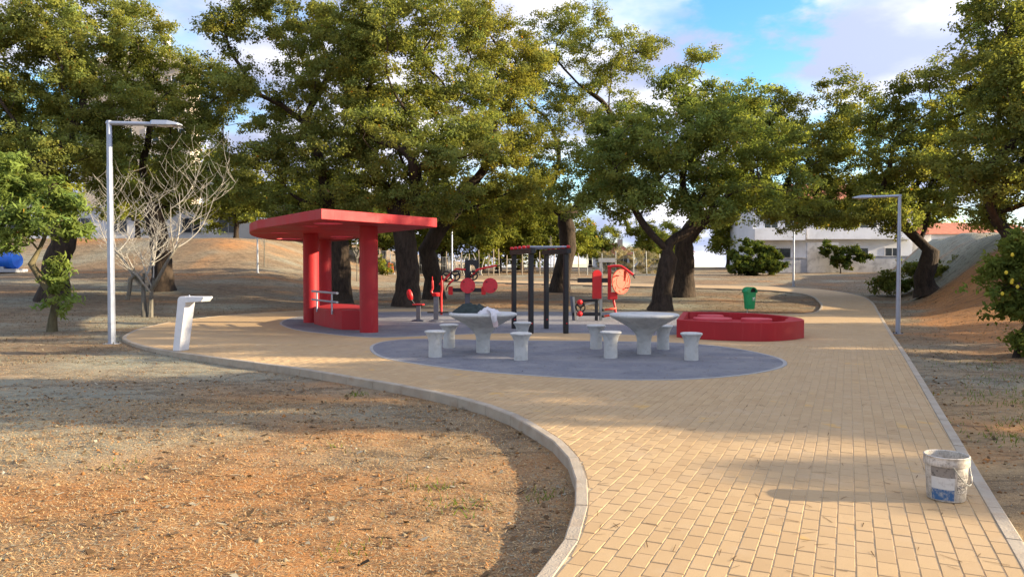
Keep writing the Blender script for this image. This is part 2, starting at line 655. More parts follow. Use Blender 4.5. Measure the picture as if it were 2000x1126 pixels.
# ------------------------------------------------------------------ ground mesh
def axis_samples(lo, hi, fine_lo, fine_hi, fine, grow, big):
    a = list(np.arange(fine_lo, fine_hi + 1e-6, fine))
    s, p = fine, fine_lo
    left = []
    while p > lo:
        s = min(s * grow, big)
        p -= s
        left.append(p)
    s, p = fine, a[-1]
    while p < hi:
        s = min(s * grow, big)
        p += s
        a.append(p)
    return np.array(list(reversed(left)) + a)


xs = axis_samples(-420, 420, -6.0, 6.5, 0.085, 1.045, 25)
ys = axis_samples(-60, 700, 3.0, 11.0, 0.085, 1.035, 25)
GX, GY = np.meshgrid(xs, ys)
P = np.stack([GX.ravel(), GY.ravel()], 1)
Z = ground_big(P[:, 0], P[:, 1])
in_path = inside_np(P, PATH)
dist_path, _ = seg_dist_np(P, PATH)
sd = np.where(in_path, -dist_path, dist_path)
left_low = sstep(1.5, -0.5, P[:, 0] - 0.3) * sstep(16, 12.5, P[:, 1])
Z -= 0.05 + 0.06 * left_low
near = np.hypot(P[:, 0], P[:, 1] - 5) < 30
nz = np.zeros(len(P))
for i in np.nonzero(~in_path)[0]:
    x, y = P[i]
    v = 0.05 * fnoise(x, y, 0.35, 1)
    if near[i]:
        v += 0.030 * fnoise(x, y, 1.3, 2) + 0.020 * fnoise(x, y, 4.1, 3) + 0.011 * fnoise(x, y, 9.0, 4)
    nz[i] = v
Z += nz * np.clip(sd / 0.5, 0.0, 1.0)
Z = np.where(in_path & (dist_path > 0.15), ground_big(P[:, 0], P[:, 1]) - 0.12, Z)
# soil zones: red soil, grey-green seeded mulch, straw
zone = np.zeros((len(P), 4))
zone[:, 3] = 1
X_, Y_ = P[:, 0], P[:, 1]
big1 = np.array([fnoise(x, y * 1.8, 0.16, 5) if abs(x) < 70 and y < 110 else 0 for x, y in P])
big2 = np.array([fnoise(x, y * 1.6, 0.6, 6) if abs(x) < 40 and y < 60 else 0 for x, y in P])
soil = 0.20 + 0.6 * big1 + 0.6 * big2
soil += 0.7 * np.exp(-((Y_ - 5.8) / 2.4) ** 2 - ((X_ + 1.6) / 3.2) ** 2) * (X_ < 0.6)
soil += 0.55 * np.exp(-((Y_ - 33.5 - 0.06 * X_) / 1.1) ** 2) * sstep(-12, -6, X_) * sstep(13, 9, X_)
mound_s = (X_ - (0.44 * Y_ + 2.4)) / 4.8
soil += 0.7 * sstep(-0.2, 0.35, mound_s) * sstep(14, 20, Y_) * (1 - 0.85 * sstep(28, 33, Y_))
soil += 0.4 * sstep(0.2, 1.5, X_ - (0.44 * Y_ + 1.2)) * sstep(10, 15, Y_) * sstep(34, 28, Y_)
soil += 0.15 * sstep(46, 49, Y_ + 0.22 * (X_ + 20)) * sstep(-13, -17, X_)
soil += 0.6 * np.exp(-((Y_ - 43.2 + 0.22 * (X_ + 20)) / 0.5) ** 2) * (X_ < -10)
green = 0.42 - 0.5 * big1 + 0.4 * np.array([fnoise(x, y * 1.5, 0.45, 8) if abs(x) < 60 and y < 80 else 0 for x, y in P])
green += 0.3 * sstep(-2.2, -4.5, X_) * sstep(9, 6, Y_)
green += 0.35 * np.exp(-((Y_ - 10.5) / 2.2) ** 2) * (X_ < -0.5) - 0.25 * np.exp(-((Y_ - 5.5) / 2) ** 2)
green += 0.55 * sstep(30, 34, Y_) * sstep(0.0, 0.4, mound_s)
straw = 0.20 + 0.5 * big2 + 0.45 * sstep(13, 8, Y_)
straw += 0.15 * sstep(46, 52, Y_) + 0.2 * (X_ > 1) * sstep(12, 8, Y_)
zone[:, 0], zone[:, 1], zone[:, 2] = np.clip(soil, 0, 1), np.clip(green, 0, 1), np.clip(straw, 0, 1)

t = NT('seeded_bare_soil')
zn = t.attr('zone')
sepz = t.node('ShaderNodeSeparateColor', {0: zn.outputs['Color']})
n_f = t.noise(34, 8, 0.72)
n_m = t.noise(5.5, 6, 0.65)
n_c = t.noise(130, 3, 0.6)
n_k = t.noise(2.2, 7, 0.7, t.node('ShaderNodeMapping', {'Vector': t.tc.outputs['Object'], 'Scale': (0.6, 1.6, 1)}).outputs[0], 0.8)
mp = t.node('ShaderNodeMapping', {'Vector': t.tc.outputs['Object'], 'Scale': (1, 0.45, 1)}).outputs[0]
n_s = t.noise(70, 5, 0.75, mp, 1.2)
c = t.mix(t.ramp(n_m, 0.35, 0.65), (0.16, 0.108, 0.066), (0.27, 0.19, 0.115))
c = t.mix(t.ramp(t.math('ADD', sepz.outputs[2], t.math('MULTIPLY', t.math('SUBTRACT', n_s, 0.5), 2.6)), 0.35, 0.95, 0, 0.8), c, (0.47, 0.33, 0.17))
c = t.mix(t.ramp(t.math('ADD', sepz.outputs[1], t.math('MULTIPLY', t.math('SUBTRACT', n_f, 0.5), 2.0)), 0.40, 0.85, 0, 0.85), c, (0.285, 0.30, 0.235))
c = t.mix(t.ramp(t.math('ADD', sepz.outputs[0], t.math('MULTIPLY', t.math('SUBTRACT', n_f, 0.5), 1.6)), 0.42, 0.9, 0, 0.92), c, (0.39, 0.175, 0.06))
c = t.mix(t.ramp(n_c, 0.56, 0.74, 0, 0.65), c, (0.54, 0.38, 0.20))
c = t.mix(t.ramp(n_c, 0.42, 0.28, 0, 0.6), c, (0.10, 0.065, 0.038))
c = t.mix(t.ramp(n_k, 0.52, 0.36, 0, 0.6), c, (0.075, 0.055, 0.038))
hh = t.math('ADD', n_f, t.math('MULTIPLY', n_s, 0.6))
t.principled(c, 0.95, 0, 0.15, t.bump(hh, 0.7, 0.035))
MAT['soil'] = t.m

nx, ny = len(xs), len(ys)
ii = np.arange(nx * ny).reshape(ny, nx)
Fq = np.stack([ii[:-1, :-1].ravel(), ii[:-1, 1:].ravel(), ii[1:, 1:].ravel(), ii[1:, :-1].ravel()], 1)
ground = np_mesh('ground', np.column_stack([P, Z]), Fq, 'soil', smooth=True)
at = ground.data.attributes.new('zone', 'FLOAT_COLOR', 'POINT')
at.data.foreach_set('color', zone.astype(np.float32).ravel())
tag(ground, 'bare brown and grey green seeded soil around the paving', 'ground', kind='structure')
ZG = Z.reshape(ny, nx)


def ground_at(x, y):
    i = int(np.clip(np.searchsorted(xs, x) - 1, 0, nx - 2))
    j = int(np.clip(np.searchsorted(ys, y) - 1, 0, ny - 2))
    u = (x - xs[i]) / (xs[i + 1] - xs[i])
    v = (y - ys[j]) / (ys[j + 1] - ys[j])
    return float((ZG[j, i] * (1 - u) + ZG[j, i + 1] * u) * (1 - v) + (ZG[j + 1, i] * (1 - u) + ZG[j + 1, i + 1] * u) * v)


# ------------------------------------------------------------------ paved path
UDIR = Vector((0.405, 0.914)).normalized()       # long joints run along the path
VDIR = Vector((UDIR.y, -UDIR.x))
BL, BW = 0.192, 0.097
Y_SPLIT = 15.4

t = NT('sand_bed')
c = t.mix(t.ramp(t.noise(60, 5, 0.7), 0.3, 0.7), (0.42, 0.31, 0.18), (0.62, 0.50, 0.33))
t.principled(c, 0.95, 0, 0.1, t.bump(t.noise(150, 3), 0.5, 0.01))
MAT['sand'] = t.m


def paver_color(t, rnd):
    c = t.mix(rnd, (0.445, 0.290, 0.135), (0.670, 0.480, 0.250))
    w = t.tc.outputs['Object']
    geo = t.node('ShaderNodeNewGeometry').outputs['Position']
    big = t.noise(0.55, 4, 0.6, geo)
    c = t.mix(t.ramp(big, 0.46, 0.66, 0, 0.75), c, (0.58, 0.435, 0.265))
    blot = t.noise(2.3, 5, 0.6, geo)
    c = t.mix(t.ramp(blot, 0.55, 0.70, 0, 0.65), c, (0.63, 0.52, 0.38))
    c = t.mix(t.ramp(blot, 0.44, 0.30, 0, 0.6), c, (0.44, 0.28, 0.135))
    fine = t.noise(170, 4, 0.7, geo)
    c = t.mix(t.ramp(fine, 0.25, 0.75, 0, 0.5), (0.40, 0.27, 0.145), c)
    dirt = t.noise(11, 6, 0.7, geo)
    c = t.mix(t.ramp(dirt, 0.60, 0.76, 0, 0.55), c, (0.27, 0.19, 0.115))
    return c, fine


t = NT('yellow_concrete_paver')
oi = t.node('ShaderNodeObjectInfo')
ta = t.attr('tint')
rnd = t.math('FRACT', t.math('ADD', oi.outputs['Random'], ta.outputs['Fac']))
c, fine = paver_color(t, rnd)
spot = t.noise(1.7, 4, 0.6, t.node('ShaderNodeNewGeometry').outputs['Position'])
c = t.mix(t.math('MULTIPLY', t.ramp(rnd, 0.55, 0.6, 0, 0.75), t.ramp(spot, 0.62, 0.68)), c, (0.56, 0.33, 0.10))
t.principled(c, 0.85, 0, 0.25, t.bump(fine, 0.35, 0.006))
MAT['paver'] = t.m

t = NT('yellow_paving_pattern')
ang = math.atan2(UDIR.y, UDIR.x)
mp = t.node('ShaderNodeMapping', {'Vector': t.tc.outputs['Object'], 'Rotation': (0, 0, -ang)}).outputs[0]
bk = t.node('ShaderNodeTexBrick', {'Vector': mp, 'Color1': (0.05, 0.05, 0.05), 'Color2': (0.95, 0.95, 0.95), 'Mortar': (0.5, 0.5, 0.5), 'Scale': 1.0,
                                   'Mortar Size': 0.0036, 'Mortar Smooth': 0.15, 'Brick Width': BL, 'Row Height': BW})
bk.offset = 0.5
c, fine = paver_color(t, bk.outputs['Color'])
c = t.mix(t.math('MULTIPLY', bk.outputs['Fac'], 0.75), c, (0.44, 0.335, 0.205))
hb = t.math('SUBTRACT', t.math('MULTIPLY', fine, 0.2), bk.outputs['Fac'])
t.principled(c, 0.85, 0, 0.25, t.bump(hb, 0.5, 0.006))
MAT['paving_far'] = t.m

inner = []
for gy in np.concatenate([np.arange(-5, 15, 1.2), [Y_SPLIT - 0.01, Y_SPLIT + 0.02], np.arange(16.5, 56, 1.2), [28.0]]):
    for gx in np.arange(-10, 18, 1.2):
        inner.append((gx, gy))
inner = np.array(inner)
ok = inside_np(inner, PATH) & (seg_dist_np(inner, PATH)[0] > 0.3)
pts = [Vector(p) for p in PATH] + [Vector(p) for p in inner[ok]]
vo, eo, fo, *_ = delaunay_2d_cdt(pts, [(i, (i + 1) % len(PATH)) for i in range(len(PATH))], [], 1, 1e-5)
me = bpy.data.meshes.new('path')
me.from_pydata([(p.x, p.y, bz(p.y) - (0.0048 if p.y < Y_SPLIT else 0.0)) for p in vo], [], fo)
me.materials.append(MAT['sand'])
me.materials.append(MAT['paving_far'])
for pl in me.polygons:
    pl.material_index = 1 if pl.center.y > Y_SPLIT + 0.005 else 0
path = bpy.data.objects.new('path', me)
col.objects.link(path)
tag(path, 'yellow paved path widening into the exercise plaza', 'path', kind='structure')

KERB_W = 0.085
# bricks, clipped to the kerbs and to the edge of the rubber surface
E1o = [tuple(Vector(p)) for p in E1]
cells = []
for iv in range(-200, 200):
    for iu in range(-60, 120):
        u = (iu + (0.5 if iv % 2 else 0.0)) * BL
        v = iv * BW
        p = UDIR * u + VDIR * v
        if 2.2 < p.y < Y_SPLIT and -8.5 < p.x < 9:
            cells.append((p.x, p.y, u, v))
C = np.array([(a, b) for a, b, *_ in cells])
inp = inside_np(C, PATH)
dp, ip = seg_dist_np(C, PATH)
ine = inside_np(C, E1o)
de, ie = seg_dist_np(C, E1o)
vis = np.abs(C[:, 0]) < 0.74 * C[:, 1] + 0.5       # within the part of the path in front of the camera
nE, nP = len(E1o), len(PATH)


def clip_half(poly, a, nrm):
    out = []
    for i in range(len(poly)):
        p, q = poly[i], poly[(i + 1) % len(poly)]
        sp, sq = (p - a).dot(nrm), (q - a).dot(nrm)
        if sp >= 0:
            out.append(p)
        if sp * sq < 0:
            out.append(p + (q - p) * (sp / (sp - sq)))
    return out


bricks = []
rb = random.Random(4)
for k, (px, py, u, v) in enumerate(cells):
    if not vis[k]:
        continue
    sdp = dp[k] if inp[k] else -dp[k]
    sde = -de[k] if ine[k] else de[k]
    if sdp < KERB_W - 0.09 or sde < 0.06 - 0.09:
        continue
    hu, hv = BL / 2 - 0.0016, BW / 2 - 0.0032
    cc = Vector((px, py))
    poly = [cc - UDIR * hu - VDIR * hv, cc - UDIR * hu + VDIR * hv, cc + UDIR * hu + VDIR * hv, cc + UDIR * hu - VDIR * hv]
    full = True
    if sdp < KERB_W + 0.15:
        a, b = Vector(PATH[ip[k]]), Vector(PATH[(ip[k] + 1) % nP])
        d = (b - a).normalized()
        nrm = Vector((d.y, -d.x))
        if not inside(tuple((a + b) / 2 + nrm * 0.02), PATH):
            nrm = -nrm
        n0 = len(poly)
        poly2 = clip_half(poly, a + nrm * (KERB_W + 0.004), nrm)
        full = full and len(poly2) == 4 and all((p - q).length < 1e-6 for p, q in zip(poly, poly2))
        poly = poly2
    if len(poly) >= 3 and sde < 0.06 + 0.15:
        a, b = Vector(E1o[ie[k]]), Vector(E1o[(ie[k] + 1) % nE])
        d = (b - a).normalized()
        nrm = Vector((d.y, -d.x))
        if inside(tuple((a + b) / 2 + nrm * 0.02), E1o):
            nrm = -nrm
        poly2 = clip_half(poly, a + nrm * 0.064, nrm)
        full = full and len(poly2) == 4 and all((p - q).length < 1e-6 for p, q in zip(poly, poly2))
        poly = poly2
    if len(poly) < 3:
        continue
    area = 0.5 * abs(sum(poly[i].x * poly[(i + 1) % len(poly)].y - poly[(i + 1) % len(poly)].x * poly[i].y for i in range(len(poly))))
    if area < 0.0012:
        continue
    bricks.append((py * py + px * px, full, poly, cc))
bricks.sort(key=lambda b: b[0])


def brick_geo(poly, org, dz=0.0):
    q = [p - org for p in poly]
    a = sum(q[i].x * q[(i + 1) % len(q)].y - q[(i + 1) % len(q)].x * q[i].y for i in range(len(q)))
    if a < 0:
        q.reverse()
    n = len(q)
    ctr = sum(q, Vector((0, 0))) / n
    ins = [p + (ctr - p).normalized() * 0.005 for p in q]
    vs = [(p.x, p.y, -0.03) for p in q] + [(p.x, p.y, -0.004 + dz) for p in q] + [(p.x, p.y, dz) for p in ins]
    fs = []
    for r in (0, 1):
        fs += [(r * n + i, r * n + (i + 1) % n, (r + 1) * n + (i + 1) % n, (r + 1) * n + i) for i in range(n)]
    fs.append(tuple(2 * n + i for i in range(n)))
    return vs, fs


shared = None
n_single = 0
rest = MB()
rest_t = []
for (_, full, poly, cc) in bricks:
    dz = rb.uniform(-0.0015, 0.0015)
    if n_single < 300 and cc.y > 3.45:
        if full:
            if shared is None:
                vs_, fs_ = brick_geo(poly, cc)
                shared = bpy.data.meshes.new('paving_brick')
                shared.from_pydata(vs_, [], fs_)
                shared.materials.append(MAT['paver'])
            o = bpy.data.objects.new('paving_brick', shared)
            o.rotation_euler = (rb.uniform(-0.008, 0.008), rb.uniform(-0.008, 0.008), rb.uniform(-0.012, 0.012))
        else:
            vs_, fs_ = brick_geo(poly, cc)
            m_ = bpy.data.meshes.new('paving_brick_cut')
            m_.from_pydata(vs_, [], fs_)
            m_.materials.append(MAT['paver'])
            o = bpy.data.objects.new('paving_brick', m_)
        o.location = (cc.x, cc.y, dz)
        col.objects.link(o)
        o.parent = path
        n_single += 1
    else:
        vs_, fs_ = brick_geo(poly, Vector((0, 0)), dz)
        rest.add(vs_, fs_)
        rest_t += [rb.random()] * len(vs_)
me = bpy.data.meshes.new('paving_bricks')
me.from_pydata(rest.v, [], rest.f)
at = me.attributes.new('tint', 'FLOAT_COLOR', 'POINT')
at.data.foreach_set('color', np.repeat(np.array(rest_t, dtype=np.float32), 4))
me.materials.append(MAT['paver'])
o = bpy.data.objects.new('paving_bricks', me)
col.objects.link(o)
o.parent = path
tag(o, kind='stuff')


# ------------------------------------------------------------------ kerbs of straight stones
def kerb_line(line, side, label, y_max, step=0.62):
    pts = [Vector(p) for p in resample(line, step) if p[1] < y_max]
    root = bpy.data.objects.new('kerb', None)
    col.objects.link(root)
    tag(root, label, 'kerb', kind='structure')
    nr = []
    for i in range(len(pts)):
        d = (pts[min(i + 1, len(pts) - 1)] - pts[max(i - 1, 0)]).normalized()
        nr.append(Vector((d.y, -d.x)) * side)
    for i in range(len(pts) - 1):
        a, b = pts[i], pts[i + 1]
        d = (b - a).normalized()
        if max(a.y, b.y) < 2.4:
            continue
        g = 0.003
        A, B = a + d * g, b - d * g
        top = []
        quad = [A, B, B + nr[i + 1] * KERB_W, A + nr[i] * KERB_W]
        if side < 0:
            pass
        z0 = 0.004 + rb.uniform(-0.002, 0.003)
        ch = 0.010
        ctr = sum(quad, Vector((0, 0))) / 4
        n_in = (nr[i] + nr[i + 1]).normalized()
        vs_ = [(p.x, p.y, bz(p.y) - 0.32) for p in quad] + [(p.x, p.y, bz(p.y) + z0 - ch) for p in quad]
        ins = [quad[0] + n_in * ch, quad[1] + n_in * ch, quad[2] - n_in * 0.004, quad[3] - n_in * 0.004]
        vs_ += [(p.x, p.y, bz(p.y) + z0) for p in ins]
        mb = MB()
        fs_ = []
        for r in (0, 1):
            fs_ += [(r * 4 + k, r * 4 + (k + 1) % 4, (r + 1) * 4 + (k + 1) % 4, (r + 1) * 4 + k) for k in range(4)]
        fs_.append((8, 9, 10, 11))
        mb.add(vs_, fs_)
        mb.build('kerb_stone', 'kerb', root)
    return root


kerb_line(LKs, 1, 'raised concrete kerb curving along the bare soil edge of the paving', 52)
kerb_line(RKs, -1, 'flush concrete kerb along the straight far side of the path', 54)


# ------------------------------------------------------------------ rubber surfaces with pale edging
t = NT('grey_rubber_granules')
n1 = t.noise(220, 2, 0.6)
n2 = t.noise(0.9, 4)
n3 = t.noise(22, 4, 0.7)
c = t.mix(t.ramp(n1, 0.3, 0.7), (0.085, 0.086, 0.102), (0.255, 0.256, 0.285))
c = t.mix(t.ramp(t.noise(0.9, 6, 0.65), 0.42, 0.62, 0, 0.6), c, (0.265, 0.255, 0.25))
c = t.mix(t.ramp(t.noise(3.1, 6, 0.7), 0.56, 0.72, 0, 0.5), c, (0.34, 0.315, 0.28))
c = t.mix(t.ramp(t.noise(2.3, 5, 0.7), 0.44, 0.3, 0, 0.45), c, (0.075, 0.075, 0.085))
c = t.mix(t.ramp(n3, 0.56, 0.74, 0, 0.6), c, (0.34, 0.31, 0.27))
t.principled(c, 0.9, 0, 0.2, t.bump(n1, 0.6, 0.012))
MAT['rubber'] = t.m


def rubber(outline, label):
    n = len(outline)
    off = []
    for i in range(n):
        d = (Vector(outline[(i + 1) % n]) - Vector(outline[i - 1])).normalized()
        nn = Vector((d.y, -d.x))
        if inside(tuple(Vector(outline[i]) + nn * 0.05), outline):
            nn = -nn
        off.append(tuple(Vector(outline[i]) + nn * 0.06))
    mb = MB()
    mb.prism(outline, -0.06, 0.007)
    o = mb.build('rubber_surface', 'rubber')
    tag(o, label, 'rubber surface', kind='structure')
    mb = MB()
    mb.prism(off, -0.06, 0.0055, holes=[outline])
    e = mb.build('edging', 'edging', o)
    return o


rubber(E1, 'grey rounded rubber surface under the two concrete tables')
rubber(E2, 'grey rubber surface under the exercise machines and red shelter')

# ------------------------------------------------------------------ trees
def branch_mesh(nodes, par, rads, name, mat, parent, thin=0.0, n_big=9):
    ch = [[] for _ in nodes]
    for i, p in enumerate(par):
        if p >= 0:
            ch[p].append(i)
    V, F = [], []
    nv = 0
    stack = [(0, None)]
    while stack:
        start, prev = stack.pop()
        chain = [start] if prev is None else [prev, start]
        cur = start
        while ch[cur]:
            kids = sorted(ch[cur], key=lambda k: -rads[k])
            for k in kids[1:]:
                if rads[k] >= thin:
                    stack.append((k, cur))
            cur = kids[0]
            if rads[cur] < thin:
                break
            chain.append(cur)
        if len(chain) < 2:
            continue
        r0 = rads[chain[1]]
        n = n_big if r0 > 0.09 else (6 if r0 > 0.035 else 4)
        pp = np.array([nodes[i] for i in chain])
        rr = np.array([rads[i] for i in chain])
        if prev is not None:
            rr[0] = rr[1]
        tg = np.gradient(pp, axis=0)
        tg /= np.linalg.norm(tg, axis=1)[:, None] + 1e-9
        ref = np.array([0.31, 0.95, 0.05])
        u = np.cross(tg, ref)
        u /= np.linalg.norm(u, axis=1)[:, None] + 1e-9
        w = np.cross(tg, u)
        an = np.arange(n) * 2 * PI / n
        ring = pp[:, None, :] + rr[:, None, None] * (np.cos(an)[None, :, None] * u[:, None, :] + np.sin(an)[None, :, None] * w[:, None, :])
        V.append(ring.reshape(-1, 3))
        m = len(chain)
        a = nv + np.arange(m - 1)[:, None] * n + np.arange(n)[None, :]
        b = nv + np.arange(m - 1)[:, None] * n + (np.arange(n)[None, :] + 1) % n
        F.append(np.stack([a, b, b + n, a + n], -1).reshape(-1, 4))
        nv += m * n
    return np_mesh(name, np.concatenate(V), np.concatenate(F), mat, parent, smooth=True)


def grow(fork_pts, trunk_r, targets, rng, step=0.5, wig=0.16, expo=2.1, tip=0.011):
    """trunk along fork_pts, then each target is joined to the nearest node by a crooked branch"""
    nodes = [np.array(p, float) for p in fork_pts]
    par = [-1] + list(range(len(fork_pts) - 1))
    plen = [0.0]
    for a, b in zip(nodes[:-1], nodes[1:]):
        plen.append(plen[-1] + np.linalg.norm(b - a))
    first = max(1, int(len(nodes) * 0.72))
    ends = []
    for tg in targets:
        tg = np.array(tg, float)
        A = np.array(nodes[first:])
        d = tg - A
        L = np.linalg.norm(d, axis=1)
        cost = L + 0.10 * np.array(plen[first:]) + 0.8 * np.clip(-d[:, 2], 0, None)
        k = first + int(np.argmin(cost))
        a = nodes[k]
        L = np.linalg.norm(tg - a)
        m = max(1, int(math.ceil(L / step)))
        prev = k
        side = rng.normal(size=3)
        arc = 0.12 * L * rng.uniform(-0.4, 1.0)
        for j in range(1, m + 1):
            f = j / m
            p = a + (tg - a) * f
            p = p + np.array([0, 0, arc]) * math.sin(PI * f) + side * (0.09 * min(L, 2.5)) * math.sin(PI * f)
            if j < m:
                p = p + rng.normal(size=3) * wig * min(1, L / 1.5)
            nodes.append(p)
            par.append(prev)
            plen.append(plen[prev] + L / m)
            prev = len(nodes) - 1
        ends.append(prev)
    acc = np.zeros(len(nodes))
    kids = np.zeros(len(nodes), int)
    for i in range(len(nodes) - 1, 0, -1):
        if kids[i] == 0:
            acc[i] = tip ** expo
        acc[par[i]] += acc[i] + (0.002 ** expo)
        kids[par[i]] += 1
    r = acc ** (1 / expo)
    nt = len(fork_pts)
    k = trunk_r / r[0]
    r = np.minimum(r * (1 + (max(1.0, k) - 1) * (r / r[0]) ** 1.25), 0.58 * trunk_r)
    main = {}
    for i in range(1, len(nodes)):
        if par[i] not in main or r[i] > r[main[par[i]]]:
            main[par[i]] = i
    for _ in range(3):
        new = list(nodes)
        for i in range(nt, len(nodes)):
            if i in main and r[i] > 0.03:
                new[i] = 0.5 * nodes[i] + 0.25 * (nodes[par[i]] + nodes[main[i]])
        nodes = new
    for i in range(nt):
        f = i / max(1, nt - 1)
        r[i] = trunk_r * (1.12 - 0.10 * f + 0.55 * math.exp(-f * 9))
    return nodes, par, r


def leaf_arrays(centers, spread, n_each, L, W, rng, tint_c, up=0.55, sub=6, sub_s=0.36, tvar=0.26, yellow=0.2):
    N = len(centers)
    cs = np.repeat(np.asarray(centers, float), sub, 0) + rng.normal(size=(N * sub, 3)) * np.asarray(spread) * 0.75
    per = max(1, n_each // sub)
    M = N * sub * per
    c = np.repeat(cs, per, 0) + rng.normal(size=(M, 3)) * np.asarray(spread) * sub_s
    outw = c - np.repeat(np.asarray(centers, float), sub * per, 0)
    outw /= np.linalg.norm(outw, axis=1)[:, None] + 1e-6
    nrm = rng.normal(size=(M, 3)) * 0.62 + outw * 0.75 + np.array([0, 0, up])
    nrm /= np.linalg.norm(nrm, axis=1)[:, None]
    a = np.cross(nrm, rng.normal(size=(M, 3)))
    a /= np.linalg.norm(a, axis=1)[:, None] + 1e-9
    b = np.cross(nrm, a)
    s = rng.uniform(0.65, 1.3, (M, 1))
    l, w = L * s * 0.5, W * s * 0.5
    V = np.stack([c - a * l, c + b * w + nrm * w * 0.3 - a * l * 0.1, c + a * l, c - b * w + nrm * w * 0.3 - a * l * 0.1], 1).reshape(-1, 3)
    F = np.arange(M * 4).reshape(M, 4)
    tc_ = (np.repeat(rng.uniform(1 - tvar, 1 + tvar, N * sub), per) * np.repeat(rng.uniform(0.8, 1.22, N), sub * per))[:, None] * np.repeat(tint_c, 1, 0)
    ye = np.repeat(np.clip(rng.normal(size=N * sub) * yellow, -0.3, 0.8), per)
    T = np.ones((M, 4))
    T[:, :3] = tc_ * rng.uniform(0.8, 1.2, (M, 1))
    T[:, 0] *= 1 + ye * 0.55
    T[:, 1] *= 1 + ye * 0.18
    T[:, 2] *= 1 - ye * 0.25
    rusty = rng.random(M) < 0.004
    T[rusty, :3] *= np.array([1.9, 0.85, 0.6])
    return V, F, np.repeat(T, 4, 0)


def lobe_points(lobes, rng, dens, jit=1.4):
    pts, cents = [], []
    for (dx, z, rx, rz) in lobes:
        dy = rng.uniform(-jit, jit)
        ry = 0.85 * max(rx, rz)
        cents.append((dx, dy, z))
        n = max(4, int(dens * (rx * ry + rx * rz + ry * rz) / 3))
        for _ in range(n):
            v = rng.normal(size=3)
            v /= np.linalg.norm(v)
            q = rng.uniform(0.35, 1.0) ** 0.6
            p = np.array([dx, dy, z]) + v * q * np.array([rx, ry, rz])
            pts.append(p)
    return cents, pts


def oak(name, label, x, y, lobes, trunk, trunk_r, seed, dens=9.0, n_leaf=390, leaf=(0.12, 0.068), tint=(1, 1, 1), group='cork oaks round the plaza',
        mat='leaf_oak', bark='bark', cat='tree', z=None, spread=(0.40, 0.40, 0.25), jit=1.6):
    rng = np.random.default_rng(seed)
    zb = ground_at(x, y) - 0.04 if z is None else z
    root = thing(name, label, cat, (x, y, zb), 0, group)
    ls = [(dx, zz - zb, rx * 1.1, rz * 1.15) for dx, zz, rx, rz in lobes]
    cents, pts = lobe_points(ls, rng, dens, jit)
    tr = np.array([(0, 0, 0)] + list(trunk), float)
    f = []
    for a, b in zip(tr[:-1], tr[1:]):
        m = max(2, int(np.linalg.norm(b - a) / 0.3))
        for j in range(m):
            f.append(a + (b - a) * j / m + (rng.normal(size=3) * 0.025 if j else 0))
    f.append(tr[-1])
    top = tr[-1]
    cents.sort(key=lambda c: np.linalg.norm(np.array(c) - top))
    pts.sort(key=lambda c: np.linalg.norm(np.array(c) - top))
    nodes, par, r = grow(f, trunk_r, cents + pts, rng)
    branch_mesh(nodes, par, r, 'trunk', bark, root)
    V, F, T = leaf_arrays(pts, spread, n_leaf, leaf[0], leaf[1], rng, np.array([tint]))
    cr = np_mesh('crown', V, F, mat, root, T)
    return root


